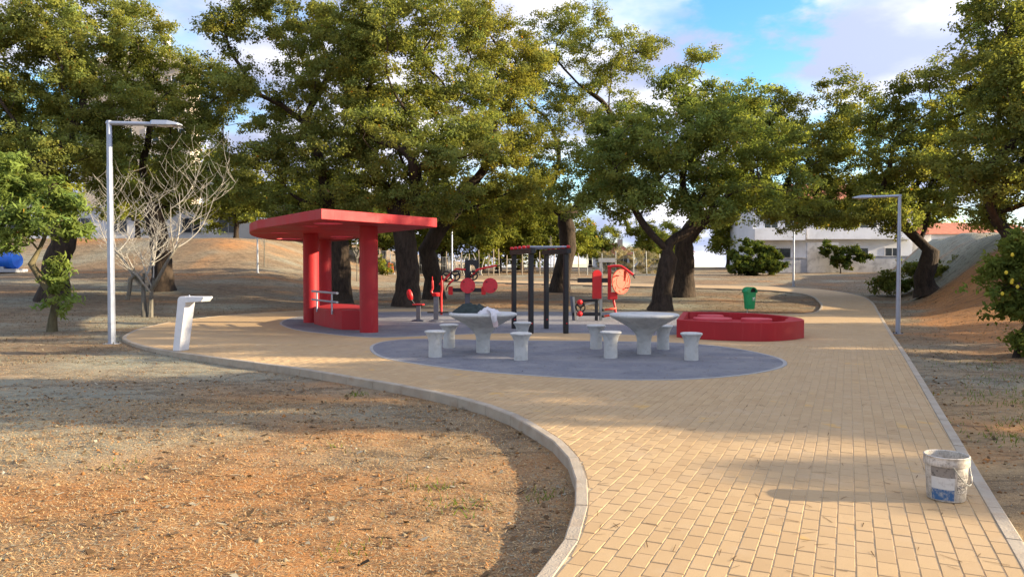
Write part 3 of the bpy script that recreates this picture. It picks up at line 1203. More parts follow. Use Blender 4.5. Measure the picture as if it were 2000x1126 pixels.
OAKS = {
    'A': [(0.1, 11.1, 2.28, 1.24), (-0.7, 9.3, 2.48, 1.66), (-1.9, 7.6, 2.07, 1.35), (1.8, 8.2, 2.07, 1.76), (-0.1, 6.4, 2.48, 1.35), (2.3, 5.8, 1.66, 1.45), (-1.9, 4.8, 1.86, 0.93), (0.7, 4.5, 1.66, 0.72), (-1.5, 11.1, 1.66, 1.04)],
    'B': [(-4.0, 11.8, 1.29, 0.86), (-2.2, 12.2, 2.14, 0.96), (-4.6, 11.0, 0.86, 0.6), (-0.9, 11.0, 1.93, 1.29), (-0.0, 9.6, 2.14, 1.29), (-2.2, 8.2, 1.72, 0.96), (-0.7, 6.4, 2.14, 1.18), (-2.6, 5.4, 1.93, 0.86), (-3.5, 9.1, 1.18, 0.64), (-1.6, 4.2, 1.5, 0.54)],
    'C': [(2.7, 12.4, 1.56, 1.32), (2.7, 10.2, 1.68, 1.2), (3.9, 11.0, 1.44, 1.2), (3.9, 5.2, 1.8, 1.08), (2.1, 4.3, 1.8, 0.84), (2.9, 7.7, 1.8, 1.56), (1.3, 12.6, 1.44, 1.2)],
    'D': [(-1.0, 13.9, 1.52, 1.16), (1.1, 14.9, 1.8, 1.16), (0.4, 12.2, 2.35, 1.52), (3.0, 13.0, 2.07, 1.24), (4.8, 13.5, 0.91, 0.72), (2.4, 10.4, 2.35, 1.52), (-0.7, 9.6, 2.07, 1.52), (0.2, 7.1, 2.49, 1.24), (-1.5, 5.2, 1.8, 0.97), (2.1, 5.6, 1.66, 0.83), (3.7, 8.3, 1.8, 1.3), (3.4, 6.6, 1.5, 0.9), (-2.4, 7.6, 1.5, 1.1), (-2.2, 11.6, 1.4, 1.1)],
    'E': [(-1.0, 7.0, 1.45, 0.93), (0.9, 8.5, 1.26, 0.87), (2.3, 7.7, 1.55, 0.93), (3.5, 8.0, 1.01, 0.81), (-0.0, 6.3, 1.94, 1.07), (2.1, 6.1, 1.94, 1.07), (-1.8, 5.2, 1.55, 0.97), (0.8, 4.7, 1.94, 0.87), (3.3, 4.9, 1.45, 0.87), (-1.1, 3.9, 1.16, 0.54), (2.1, 3.9, 1.55, 0.54), (-2.9, 4.5, 1.1, 0.6), (4.5, 4.4, 1.2, 0.6), (-2.4, 6.2, 1.1, 0.7), (4.3, 6.2, 1.1, 0.8)],
    'F': [(0.4, 11.4, 1.03, 0.63), (4.1, 8.1, 1.59, 0.93), (5.5, 6.9, 1.83, 1.1), (7.2, 9.5, 1.27, 0.83), (6.7, 7.9, 1.71, 1.1), (6.2, 5.3, 2.07, 0.98), (5.4, 4.0, 1.9, 0.6), (7.6, 4.3, 1.6, 0.7), (4.0, 4.9, 1.83, 0.73), (7.9, 6.1, 1.59, 1.03), (2.8, 8.5, 1.46, 1.22), (3.0, 6.4, 1.6, 1.0), (4.6, 9.2, 1.1, 0.6), (8.9, 8.2, 1.3, 0.9)],
    'G': [(-2.0, 8.0, 1.22, 0.8), (-0.6, 8.7, 1.45, 1.0), (1.0, 9.2, 1.45, 1.11), (-1.4, 6.3, 1.89, 1.07), (0.8, 6.8, 2.23, 1.45), (-0.5, 4.9, 2.0, 0.93), (-2.6, 3.9, 1.3, 0.6), (-1.0, 3.9, 1.3, 0.5), (2.1, 5.0, 1.89, 1.22), (-2.1, 4.7, 1.22, 0.71), (2.1, 8.1, 1.34, 1.34)],
    'H': [(-0.8, 9.5, 1.12, 1.12), (-1.1, 8.0, 1.2, 1.12), (-0.1, 6.6, 1.46, 1.38), (-1.1, 5.1, 1.46, 1.12), (1.1, 8.5, 1.55, 1.55), (-0.5, 3.8, 0.95, 0.62), (1.2, 4.9, 1.38, 1.38), (0.0, 10.8, 1.2, 1.03)],
    'I': [(-1.1, 12.5, 1.77, 1.18), (-2.6, 11.2, 2.24, 1.37), (0.2, 10.4, 2.01, 1.3), (2.0, 10.1, 1.46, 0.94), (2.7, 8.6, 1.18, 0.85), (-0.3, 8.2, 2.83, 1.3), (2.5, 6.5, 1.89, 1.06), (-2.0, 6.2, 2.6, 1.13), (0.8, 5.1, 2.36, 0.9), (3.6, 5.2, 1.42, 0.83)],
    'J': [(-0.8, 11.8, 2.24, 1.24), (1.1, 11.3, 1.92, 1.17), (-0.8, 9.5, 2.56, 1.39), (1.5, 8.7, 1.92, 1.17), (-0.8, 7.2, 2.45, 1.24), (1.1, 6.1, 2.13, 0.96), (-1.5, 5.4, 1.7, 0.81), (-3.3, 9.1, 1.92, 1.7), (-0.1, 13.1, 1.92, 0.85)],
}
tree_a = oak('cork_oak', 'tall cork oak with flared dark trunk just behind the red shelter', -4.25, 30.7, OAKS['A'], [(0.05, 0, 1.2), (-0.05, 0, 2.6), (-0.45, 0, 4.2)], 0.42, 11)
tree_b = oak('cork_oak', 'cork oak whose dark trunk shows between the shelter columns', -7.2, 31.8, OAKS['B'], [(0.05, 0, 1.5), (-0.1, 0, 3.2), (-0.6, 0, 4.6)], 0.38, 12)
tree_c = oak('cork_oak', 'leaning cork oak with bark scar behind the exercise machines', -3.6, 35.0, OAKS['C'], [(0.0, 0, 1.0), (-0.35, 0, 2.3), (0.5, 0, 3.6), (1.6, 0, 5.2)], 0.36, 13, tint=(1.08, 1.0, 0.9))
tree_d = oak('cork_oak', 'tall open cork oak behind the black bar frame', 2.5, 40.0, OAKS['D'], [(0.15, 0, 1.2), (0.45, 0, 2.4), (0.3, 0, 4.0)], 0.42, 14, dens=7.5, n_leaf=280)
tree_e = oak('cork_oak', 'low spreading cork oak that forks low behind the orange disc machine', 5.63, 28.75, OAKS['E'], [(0.06, 0, 0.8), (0.2, 0, 1.5), (0.3, 0, 2.0)], 0.33, 15, tint=(0.92, 1.0, 1.0))
tree_f = oak('cork_oak', 'cork oak with long limb reaching over the far lamp', 8.13, 36.2, OAKS['F'], [(0.1, 0, 1.4), (0.05, 0, 2.7), (0.9, 0, 3.8)], 0.42, 16)
tree_g = oak('cork_oak', 'dark cork oak standing on the mound behind the path lamp', 17.8, 32.5, OAKS['G'], [(-0.2, 0, 0.8), (0.1, 0, 1.8)], 0.36, 17)
tree_h = oak('cork_oak', 'tallest dark cork oak at the edge of the mound', 17.0, 25.5, OAKS['H'], [(0.1, 0, 0.8), (-0.1, 0, 1.8)], 0.33, 18, dens=13)
tree_i = oak('cork_oak', 'large cork oak behind the bare tree', -16.1, 35.0, OAKS['I'], [(0.0, 0, 1.4), (-0.1, 0, 2.4), (-0.4, 0, 3.6)], 0.40, 19, dens=9)
tree_j = oak('cork_oak', 'large cork oak behind the bright green sapling', -19.1, 31.6, OAKS['J'], [(0.1, 0, 1.4), (0.5, 0, 2.6), (0.2, 0, 3.8)], 0.45, 20, dens=9)


def copy_tree(src, x, y, rz, sc, label, group, cat='tree', z=None, name=None):
    r = src.copy()
    col.objects.link(r)
    if name:
        r.name = name
    r.location = (x, y, (ground_at(x, y) - 0.05) if z is None else z)
    r.rotation_euler = (0, 0, rz)
    r.scale = sc if isinstance(sc, tuple) else (sc,) * 3
    tag(r, label, cat, group)
    for ch in src.children:
        k = ch.copy()
        k.parent = r
        col.objects.link(k)
    return r


# trees along the open side that shade the plaza
for (x, y, rz, s, src, lb) in [
        (19.5, 13.5, 1.0, 0.95, tree_e, 'shade giving cork oak beyond the lemon shrub'),
        (27.0, 17.0, 2.2, 0.75, tree_a, 'cork oak further along the open side of the park'),
        (17.5, 9.3, 4.0, 0.8, tree_e, 'low cork oak beside the open side of the path'),
        (33.0, 9.0, 0.6, 0.72, tree_i, 'broad cork oak far along the open side'),
        (17.5, -2.0, 5.2, 0.95, tree_e, 'low cork oak beside the near end of the path'),
        (31.0, -6.0, 2.9, 0.75, tree_b, 'tall cork oak behind the near end of the path'),
        (20.5, 4.0, 2.6, 0.5, tree_h, 'narrow cork oak between the low oaks'),
        (27.0, 5.6, 1.7, 0.8, tree_g, 'cork oak between the two low oaks on the open side'),
        (26.0, -9.5, 0.4, 0.75, tree_a, 'cork oak far behind the near end of the path'),
        (29.0, 25.0, 3.6, 0.7, tree_j, 'cork oak behind the crest of the mound')]:
    copy_tree(src, x, y, rz, s, lb, 'cork oaks on the open side')

# background trees behind the fences
far_src = oak('background_tree', 'rounded sunlit tree behind the wooden post fence', 4.3, 69.0,
              [(0, 6.8, 1.9, 1.4), (-1.2, 5.6, 1.9, 1.3), (1.3, 5.4, 1.9, 1.3), (0, 4.4, 2.3, 1.2), (-1.6, 3.4, 1.6, 1.0), (1.6, 3.4, 1.6, 1.0)],
              [(0, 0, 0.8), (0.1, 0, 1.8)], 0.22, 31, dens=3.4, n_leaf=240, leaf=(0.24, 0.14), mat='leaf_far', tint=(1.15, 1.1, 0.9), group='trees behind the fences', spread=(0.6, 0.6, 0.4))
bgl = [(-6.0, 67, 1.05, 'dark tree close behind the rough posts'), (-1.2, 67.5, 1.1, 'dark tree behind the pale lamp and posts'), (1.9, 69, 1.0, 'bushy tree behind the middle of the post fence'), (-11.5, 68, 1.0, 'bushy tree behind the wire panels'), (-17.0, 66, 0.9, 'bushy tree on the end of the bank'), (-22.5, 62, 0.8, 'bushy tree on the bank top before the white building'), (-30.0, 61, 0.85, 'bushy tree on the bank top behind the bare tree'), (15.5, 72, 0.75, 'small tree behind the dry brush'), (24.0, 84, 1.2, 'far tree beside the balcony house'), (-14.5, 76, 1.15, 'dark tree behind the wire panel fence'), (-8.5, 72, 1.3, 'dense tree behind the shelter roof'), (-3.0, 74, 1.45, 'dense dark tree behind the leaning cork oak'),
       (0.8, 73, 1.25, 'dark tree behind the tall black posts'), (-19.0, 80, 1.3, 'tree above the top of the sunlit bank'), (-26, 82, 1.4, 'tree behind the white house on the bank'),
       (9.5, 92, 0.95, 'small tree between the tiled roofs'), (17.5, 98, 1.0, 'far tree behind the tiled roofs'), (30, 92, 1.5, 'far tree behind the white balcony house'),
       (-36, 78, 1.6, 'tree in front of the tall cream building'), (-46, 70, 1.7, 'far tree at the edge behind the sapling'), (45, 88, 1.6, 'far tree beyond the mound')]
rr_ = random.Random(9)
for (x, y, s, lb) in bgl:
    copy_tree(far_src, x, y, rr_.uniform(0, 6), (s, s, s * rr_.uniform(0.9, 1.1)), lb, 'trees behind the fences', name='background_tree')


def bush(name, label, x, y, lobes, seed, mat, leaf, n_leaf, dens, tint=(1, 1, 1), group=None, trunk_r=0.05, up=0.4, spread=(0.26, 0.26, 0.2), bark='bark', stem=0.35, cat='shrub', z=None):
    rng = np.random.default_rng(seed)
    zb = ground_at(x, y) - 0.02 if z is None else z
    root = thing(name, label, cat, (x, y, zb), 0, group)
    cents, pts = lobe_points(lobes, rng, dens, 0.3)
    f = [(0, 0, 0), (0.02, 0, stem * 0.5), (0.0, 0.02, stem)]
    pts.sort(key=lambda c: np.linalg.norm(np.array(c)))
    nodes, par, r = grow(f, trunk_r, cents + pts, rng, 0.25, 0.05, tip=0.005)
    branch_mesh(nodes, par, r, 'trunk', bark, root)
    V, F, T = leaf_arrays(pts, spread, n_leaf, leaf[0], leaf[1], rng, np.array([tint]), up)
    np_mesh('crown', V, F, mat, root, T)
    return root


bush('shrub', 'dark leafy bush at the end of the stained wall', 19.6, 62, [(0, 1.5, 1.7, 1.4), (-1.3, 1.0, 1.2, 0.9), (1.5, 1.2, 1.3, 1.2)], 41, 'leaf_far', (0.2, 0.12), 260, 16, (0.6, 0.7, 0.7))
bush('shrub', 'grey beige dry brush behind the wire fence', 10.2, 66, [(0, 1.2, 1.6, 1.3), (-1.6, 1.0, 1.3, 1.0), (1.7, 0.9, 1.4, 0.9)], 42, 'leaf_dry', (0.2, 0.035), 260, 12)
bush('shrub', 'leafy shrub growing against the stained wall', 28.8, 66.6, [(0, 1.2, 0.9, 1.0), (1.0, 1.6, 0.9, 0.8), (-0.6, 2.2, 0.8, 0.9), (2.0, 1.4, 0.8, 0.5)], 43, 'leaf_far', (0.2, 0.12), 200, 14, (0.55, 0.62, 0.6))
bush('shrub', 'dark undergrowth on the shaded side of the mound', 19.6, 36.5, [(0, 0.5, 1.6, 0.7), (-1.3, 0.3, 1.0, 0.5), (1.5, 0.6, 1.2, 0.6)], 44, 'leaf_oak', (0.13, 0.07), 300, 16, (0.75, 0.75, 0.75))
bush('shrub', 'small yellow green shrub by the wire panel fence', -10.3, 57, [(0, 0.7, 0.9, 0.7), (0.8, 0.5, 0.6, 0.5)], 45, 'leaf_far', (0.16, 0.08), 160, 9, (1.2, 1.1, 0.8))
bush('shrub', 'dark evergreen growing behind the second shelter column', -11.2, 44.0, [(0, 1.5, 0.7, 0.9), (0.1, 2.4, 0.55, 0.7)], 46, 'leaf_far', (0.13, 0.07), 180, 14, (0.6, 0.75, 0.6), stem=0.7)

# shrub with yellow fruit at the right edge
lemon = bush('lemon_shrub', 'leafy shrub with yellow fruit beside the path', 9.05, 13.6,
             [(0.25, 0.6, 0.65, 0.6), (0.1, 1.35, 0.7, 0.6), (0.3, 2.0, 0.65, 0.5), (-0.2, 1.8, 0.5, 0.4), (0.8, 1.3, 0.7, 0.9), (-0.35, 1.2, 0.45, 0.35)], 47, 'leaf_shrub', (0.10, 0.045), 190, 40,
             (1, 1, 1), trunk_r=0.045, spread=(0.17, 0.17, 0.13))
rl = random.Random(3)
for i in range(16):
    mb = MB()
    p = (rl.uniform(-0.6, 0.3), rl.uniform(-0.75, -0.45), rl.uniform(0.9, 2.0))
    mb.lathe([(0.002, -0.036), (0.02, -0.026), (0.029, 0), (0.02, 0.026), (0.002, 0.036)], 8, p)
    mb.build('fruit', 'lemon', lemon)

# bright green sapling on the left
sap = thing('sapling', 'bright green leafy sapling with leaning mossy trunk', 'tree', (-11.72, 19.32, ground_at(-11.72, 19.32) - 0.02))
rng = np.random.default_rng(51)
lob = [(-0.35, 3.55, 0.75, 0.6), (-1.1, 3.9, 0.6, 0.45), (-1.3, 3.2, 0.8, 0.5), (-0.2, 2.85, 0.8, 0.45), (-1.0, 2.6, 0.7, 0.4), (0.45, 2.9, 0.45, 0.5), (0.3, 3.3, 0.4, 0.35), (-1.7, 2.5, 0.5, 0.5), (-0.9, 4.25, 0.35, 0.25)]
cents, pts = lobe_points(lob, rng, 24, 0.5)
low = [np.array(p) for p in [(0.2, 0, 0.95), (0.28, -0.05, 0.8), (0.1, 0, 1.2), (-0.1, 0.05, 1.5), (0.25, 0, 1.75), (0.0, 0.1, 1.75)]]
nodes, par, r = grow([(0, 0, 0), (0.02, 0, 0.35), (0.1, 0, 0.7), (-0.03, 0, 1.0), (-0.25, 0, 1.35), (-0.5, 0, 1.75)], 0.085, cents + pts + low, rng, 0.3, 0.05, tip=0.006)
branch_mesh(nodes, par, r, 'trunk', 'bark_green', sap)
V, F, T = leaf_arrays(pts + low, (0.22, 0.22, 0.16), 150, 0.19, 0.05, rng, np.array([(1, 1, 1)]), 0.7, yellow=0.15)
np_mesh('crown', V, F, 'leaf_bright', sap, T)

# bare tree behind the lamp
bare = thing('bare_tree', 'bare leafless tree with pale upturned branches behind the lamp post', 'tree', (-12.14, 25.26, ground_at(-12.14, 25.26) - 0.03))
rb2 = random.Random(77)
low_mb, top_mb = MB(), MB()


def bare_branch(p, d, length, r, depth):
    n = max(4, int(length / 0.16))
    pts_, rs_ = [p.copy()], [r]
    for i in range(n):
        lift = 0.13 if depth > 0 else 0.03
        d = (d + Vector((rb2.gauss(0, 0.05), rb2.gauss(0, 0.05), lift))).normalized()
        p = p + d * (length / n)
        pts_.append(p.copy())
        rs_.append(r * (1 - 0.62 * (i + 1) / n))
    (low_mb if depth == 0 else top_mb).tube(pts_, rs_, 7 if depth < 2 else 4)
    if depth >= 4:
        return
    k = {0: 3, 1: 5, 2: 3, 3: 2}[depth]
    for j in range(k):
        f = (rb2.uniform(0.72, 0.97) if depth == 0 else rb2.uniform(0.3, 0.97)) if j else 0.98
        i = min(n, int(f * n))
        q = pts_[i]
        ax = Vector((rb2.gauss(0, 1), rb2.gauss(0, 1), rb2.gauss(0, 0.25))).normalized()
        dd = (pts_[i] - pts_[i - 1]).normalized()
        nd = (dd * 0.62 + ax * rb2.uniform(0.6, 0.95)).normalized()
        nd.z = abs(nd.z) * 0.8 + 0.05
        bare_branch(q, nd.normalized(), length * (rb2.uniform(1.0, 1.35) if depth == 0 else rb2.uniform(0.5, 0.76)), max(0.0065, rs_[i] * rb2.uniform(0.5, 0.7)), depth + 1)


bare_branch(Vector((-0.08, 0, 0)), Vector((-0.10, 0, 1)), 1.5, 0.11, 0)
bare_branch(Vector((0.10, 0, 0)), Vector((0.10, 0.05, 1)), 1.35, 0.10, 0)
bare_branch(Vector((0.10, 0, 0.9)), Vector((0.55, -0.1, 0.6)), 1.9, 0.08, 0)
bare_branch(Vector((-0.12, 0, 1.1)), Vector((-0.6, 0.1, 0.6)), 1.7, 0.07, 0)
low_mb.tube([(-0.15, 0, 1.25), (-0.35, 0, 1.45), (-0.55, 0, 1.3), (-0.6, 0, 0.85), (-0.66, 0, 0.62)], [0.08, 0.08, 0.075, 0.07, 0.07], 7)
low_mb.build('trunk', 'bark_pale', bare)
top_mb.build('crown', 'twig_pale', bare)


# slim young trees with stakes far behind
def young_tree(x, y, h, label, seed):
    rt = random.Random(seed)
    root = thing('young_tree', label, 'tree', (x, y, ground_at(x, y) - 0.03), 0, 'newly planted young trees')
    tr = MB()
    tr.tube([(0, 0, 0), (0.02, 0, h * 0.5), (-0.02, 0.02, h)], [0.035, 0.028, 0.012], 6)
    tr.build('trunk', 'bark_pale', root)
    cr = MB()
    for i in range(26):
        z = rt.uniform(0.35, 0.95) * h
        a = rt.uniform(0, 2 * PI)
        L = rt.uniform(0.3, 0.6) * (1.15 - z / h)
        p0 = Vector((0, 0, z))
        p1 = p0 + Vector((math.cos(a) * L * 0.6, math.sin(a) * L * 0.6, L * 0.6))
        p2 = p0 + Vector((math.cos(a) * L * 0.8, math.sin(a) * L * 0.8, L * 1.4))
        cr.tube([p0, p1, p2], [0.012, 0.009, 0.004], 4)
    cr.build('crown', 'twig_pale', root)


young_tree(-15.0, 46.0, 3.0, 'slim bare young tree at the foot of the sunlit bank', 1)
young_tree(-9.6, 47.0, 2.6, 'slim bare young tree seen just past the nearest shelter column', 2)
young_tree(2.9, 57.0, 3.2, 'slim bare young tree in front of the post fence', 3)

# ------------------------------------------------------------------ red shelter
shelter = thing('shelter', 'red concrete shelter with flat roof on round columns', 'shelter', (-5.0, 21.0, 0))
SO = Vector((-5.0, 21.0))


def rel(pts, o=SO):
    return [(p[0] - o.x, p[1] - o.y) for p in pts]


roof_pts = [(-3.95, 15.75), (-1.98, 18.42)] + catmull([(-1.98, 18.42), (-1.84, 18.62), (-1.88, 18.85), (-2.68, 20.0), (-3.84, 21.9), (-4.9, 24.6), (-5.9, 26.9), (-6.9, 28.0), (-7.9, 27.9), (-8.35, 26.4),
                                                   (-8.15, 24.2), (-7.65, 22.2), (-7.12, 20.7), (-6.5, 19.4)], False, 0.25)[1:]
holes = []
for (hx, hy, hr) in [(-4.17, 17.27, 0.33), (-5.35, 23.9, 0.36), (-7.5, 25.6, 0.42), (-4.85, 18.35, 0.20), (-5.75, 25.3, 0.28), (-6.6, 21.6, 0.26)]:
    holes.append([(hx + hr * math.cos(2 * PI * k / 28), hy + hr * math.sin(2 * PI * k / 28)) for k in range(28)])
mb = MB()
mb.prism(rel(roof_pts), 2.56, 2.78, [rel(h) for h in holes])
mb.build('roof', 'red', shelter, bevel=0.012)
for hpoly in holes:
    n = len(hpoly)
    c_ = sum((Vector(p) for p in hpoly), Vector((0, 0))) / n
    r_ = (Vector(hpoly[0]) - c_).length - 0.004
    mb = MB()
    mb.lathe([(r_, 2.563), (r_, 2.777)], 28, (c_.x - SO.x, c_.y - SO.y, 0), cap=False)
    mb.build('skylit_hole_tint', 'red_pad', shelter)  # added tube, paler red puts the skylit look of the hole wall into colour
for (cx, cy_) in [(-3.47, 18.4), (-5.78, 21.85), (-6.5, 26.4)]:
    mb = MB()
    mb.lathe([(0.222, 0.0), (0.222, 0.02), (0.22, 2.57)], 40, (cx - SO.x, cy_ - SO.y, 0))
    mb.build('column', 'red', shelter)
bench_pts = [(-5.55, 21.25), (-4.95, 20.1), (-4.55, 19.45), (-4.3, 19.15), (-3.6, 18.98), (-3.55, 19.3), (-3.78, 20.6), (-4.25, 21.8), (-4.8, 22.8), (-5.5, 23.3)]
mb = MB()
mb.prism(rel(bench_pts), 0.0, 0.49)
bench = mb.build('bench', 'red', shelter, bevel=0.015)
rail = MB()
a0, a1 = Vector((-5.45, 20.93)), Vector((-4.42, 19.2))
dr = (a1 - a0).normalized()
nr_ = Vector((dr.y, -dr.x))
if nr_.y > 0:
    nr_ = -nr_
a0 = a0 + nr_ * 0.03 - dr * 0.1
a1 = a1 + nr_ * 0.03 + dr * 0.1
for z, r_ in ((0.93, 0.032), (0.70, 0.028)):
    rail.tube([(a0.x - SO.x, a0.y - SO.y, z), (a1.x - SO.x, a1.y - SO.y, z)], r_, 10)
for f in (0.2, 0.8):
    p = a0 + (a1 - a0) * f
    rail.tube([(p.x - SO.x, p.y - SO.y, 0.38), (p.x - SO.x, p.y - SO.y, 0.93)], 0.022, 10)
rail.build('handrail', 'steel', bench)

# ------------------------------------------------------------------ red seat ring with pads
RO = Vector((5.2, 18.2))
seat = thing('round_planter', 'low red D shaped wall enclosing round seat pads', 'planter', (RO.x, RO.y, 0))
ring_o = [(3.70, 17.05)] + catmull([(3.70, 17.05), (4.22, 16.45), (4.79, 16.13), (5.42, 16.05), (6.03, 16.36), (6.5, 16.87)], False, 0.15)[1:] + \
    catmull([(6.5, 16.87), (6.68, 17.62), (6.63, 18.52), (6.33, 19.45), (5.71, 20.1), (5.07, 20.3), (4.57, 20.25)], False, 0.15)[1:]
ctr = Vector((5.25, 18.2))
ring_i = []
no = len(ring_o)
for i in range(no):
    d = (Vector(ring_o[(i + 1) % no]) - Vector(ring_o[i - 1])).normalized()
    nn = Vector((-d.y, d.x))
    p = Vector(ring_o[i])
    wdt = 0.14 + 0.25 * math.exp(-((p.x - 6.5) ** 2 + (p.y - 17.0) ** 2) / 0.5)
    q = p + nn * wdt
    ring_i.append(tuple(q))
mb = MB()
mb.prism(rel(ring_o, RO), 0.0, 0.40, [rel(ring_i, RO)])
mb.build('wall', 'red', seat, bevel=0.01)
mb = MB()
mb.prism(rel([tuple(Vector(p) + (Vector(p) - ctr).normalized() * 0.05) for p in ring_i], RO), 0.05, 0.23)
mb.build('floor', 'red', seat)
for (px, py, pr) in [(4.85, 18.35, 0.46), (5.85, 18.15, 0.36), (5.1, 19.5, 0.33)]:
    mb = MB()
    mb.lathe([(pr, 0.2), (pr, 0.345), (pr - 0.015, 0.36)], 40, (px - RO.x, py - RO.y, 0))
    mb.build('seat_pad', 'red_pad', seat)

# ------------------------------------------------------------------ concrete tables and stools


def table(x, y, label):
    o = thing('table', label, 'table', (x, y, 0.006), 0, 'round concrete tables')
    mb = MB()
    mb.lathe([(0.125, 0), (0.122, 0.18), (0.128, 0.27), (0.15, 0.34), (0.21, 0.42), (0.31, 0.50), (0.43, 0.57), (0.53, 0.625), (0.59, 0.66)], 48, cap=True)
    mb.build('pedestal', 'concrete_white', o)
    mb = MB()
    mb.lathe([(0.585, 0.658), (0.612, 0.675), (0.622, 0.695), (0.615, 0.715), (0.59, 0.725), (0.3, 0.727)], 56, cap=True)
    mb.build('tabletop', 'concrete_white', o)
    return o


def stool(x, y, label):
    o = thing('stool', label, 'stool', (x, y, 0.006), random.Random(int(x * 100)).uniform(0, 3), 'flared concrete stools')
    mb = MB()
    mb.lathe([(0.118, 0), (0.114, 0.12), (0.114, 0.25), (0.122, 0.31), (0.14, 0.365), (0.165, 0.41)], 36, cap=True)
    mb.build('pedestal', 'concrete_white', o)
    mb = MB()
    mb.lathe([(0.162, 0.409), (0.180, 0.422), (0.185, 0.437), (0.178, 0.452), (0.155, 0.458)], 40, cap=True)
    mb.build('seat', 'concrete_white', o)
    return o


table(-0.53, 13.85, 'round concrete pedestal table with clothes left on it')
table(2.37, 13.6, 'round concrete pedestal table with an empty top')
for (x, y, lb) in [(-1.33, 13.13, 'stool in front of the clothes table, on its shelter side'), (-1.22, 14.7, 'stool behind the clothes table, on its shelter side'),
                   (0.15, 12.68, 'stool in front of the clothes table, below the black posts'), (0.21, 15.3, 'stool behind the clothes table, mostly hidden by another stool'),
                   (1.61, 14.51, 'stool behind the empty table, nearest the black posts'), (1.69, 12.98, 'stool in front of the empty table, nearest the clothes table'),
                   (2.87, 14.4, 'stool behind the empty table, half hidden by its pedestal'), (3.0, 12.68, 'stool in front of the empty table, before the red wall')]:
    stool(x, y, 'pale concrete ' + lb)


def heap(name, label, cat, mat, cx, cy_, z, rx, ry, h, seed, fold=9.0, rz=0.0, amp=0.35):
    mb = MB()
    nu, nv_ = 44, 22
    vs_, fs_ = [], []
    for j in range(nv_ + 1):
        f = j / nv_
        for i in range(nu):
            a = 2 * PI * i / nu
            wob = 1 + 0.20 * noise.noise(Vector((math.cos(a) * 1.6, math.sin(a) * 1.6, seed)))
            rr = (1 - f) if True else 0
            x, y = math.cos(a) * rx * rr * wob, math.sin(a) * ry * rr * wob
            zz = h * (1 - rr ** 2.2)
            n_ = noise.noise(Vector((x * fold, y * fold * 2.2, seed * 3.1))) + 0.5 * noise.noise(Vector((x * fold * 2.3, y * fold * 2.6, seed)))
            zz = max(0.006 if rr > 0.98 else 0.012, zz * (1 + amp * n_) + 0.02 * abs(n_) * (rr < 0.97))
            if rr > 0.985:
                zz = 0.0
            c_, s_ = math.cos(rz), math.sin(rz)
            vs_.append((x * c_ - y * s_, x * s_ + y * c_, zz))
    for j in range(nv_):
        for i in range(nu):
            fs_.append((j * nu + i, j * nu + (i + 1) % nu, (j + 1) * nu + (i + 1) % nu, (j + 1) * nu + i))
    mb.add(vs_, fs_, True)
    o = mb.build(name, mat, None, (cx, cy_, z), auto=180)
    return tag(o, label, cat)


jk = heap('jacket', 'dark green jacket heaped on the concrete table', 'jacket', 'cloth_dark', -0.72, 13.86, 0.7345, 0.34, 0.24, 0.15, 2.3, 7, 0.15)
sw = heap('sweater', 'white knitted sweater with a sleeve hanging off the table', 'sweater', 'cloth_white', -0.42, 13.60, 0.7345, 0.22, 0.18, 0.085, 5.1, 12, 0.2, 0.5)
mb = MB()
mb.tube([(0.03, -0.10, 0.07), (0.08, -0.25, 0.05), (0.10, -0.385, 0.028), (0.105, -0.43, -0.03), (0.115, -0.425, -0.10), (0.125, -0.41, -0.125)], [0.06, 0.06, 0.055, 0.052, 0.048, 0.046], 12, sq=(1.0, 0.45))
mb.build('sleeve', 'cloth_white', sw)
mb = MB()
mb.tube([(0.122, -0.412, -0.115), (0.135, -0.40, -0.17), (0.142, -0.395, -0.215)], [0.05, 0.047, 0.045], 12, sq=(1.0, 0.42))
mb.build('cuff', 'cloth_pink', sw)


# ------------------------------------------------------------------ drinking fountain
df = thing('drinking_fountain', 'white slanted concrete fountain with flat cantilevered basin', 'fountain', (-6.18, 14.23, 0))
mb = MB()
prof = [(-0.145, 0.0), (0.075, 0.0), (0.245, 0.93), (0.20, 1.0), (0.165, 1.02), (0.04, 1.02), (0.0, 1.005), (-0.022, 0.97), (-0.03, 0.93)]
prof = [(-0.13, 0.0), (0.03, 0.0), (0.19, 0.90), (0.19, 1.02), (0.07, 1.02), (0.03, 1.005), (0.0, 0.965), (-0.005, 0.90)]
n = len(prof)
mb.add([(x, -0.12, z) for x, z in prof] + [(x, 0.12, z) for x, z in prof],
       [tuple(range(n - 1, -1, -1)), tuple(range(n, 2 * n))] + [(i, (i + 1) % n, n + (i + 1) % n, n + i) for i in range(n)])
body = mb.build('body', 'white_paint', df, bevel=0.012)
body.rotation_euler = (0, 0, rad(-22))
mb = MB()
p2 = [(0.18, 0.905), (0.56, 0.93), (0.63, 1.005), (0.62, 1.02), (0.192, 1.02)]
n = len(p2)
mb.add([(x, -0.116, z) for x, z in p2] + [(x, 0.116, z) for x, z in p2],
       [tuple(range(n - 1, -1, -1)), tuple(range(n, 2 * n))] + [(i, (i + 1) % n, n + (i + 1) % n, n + i) for i in range(n)])
basin = mb.build('basin', 'white_paint', df, bevel=0.008)
basin.rotation_euler = (0, 0, rad(-22))
mb = MB()
mb.lathe([(0.012, 1.018), (0.012, 1.04), (0.008, 1.045)], 12, (0.17, 0.0, 0))
tp = mb.build('spout', 'steel', basin)


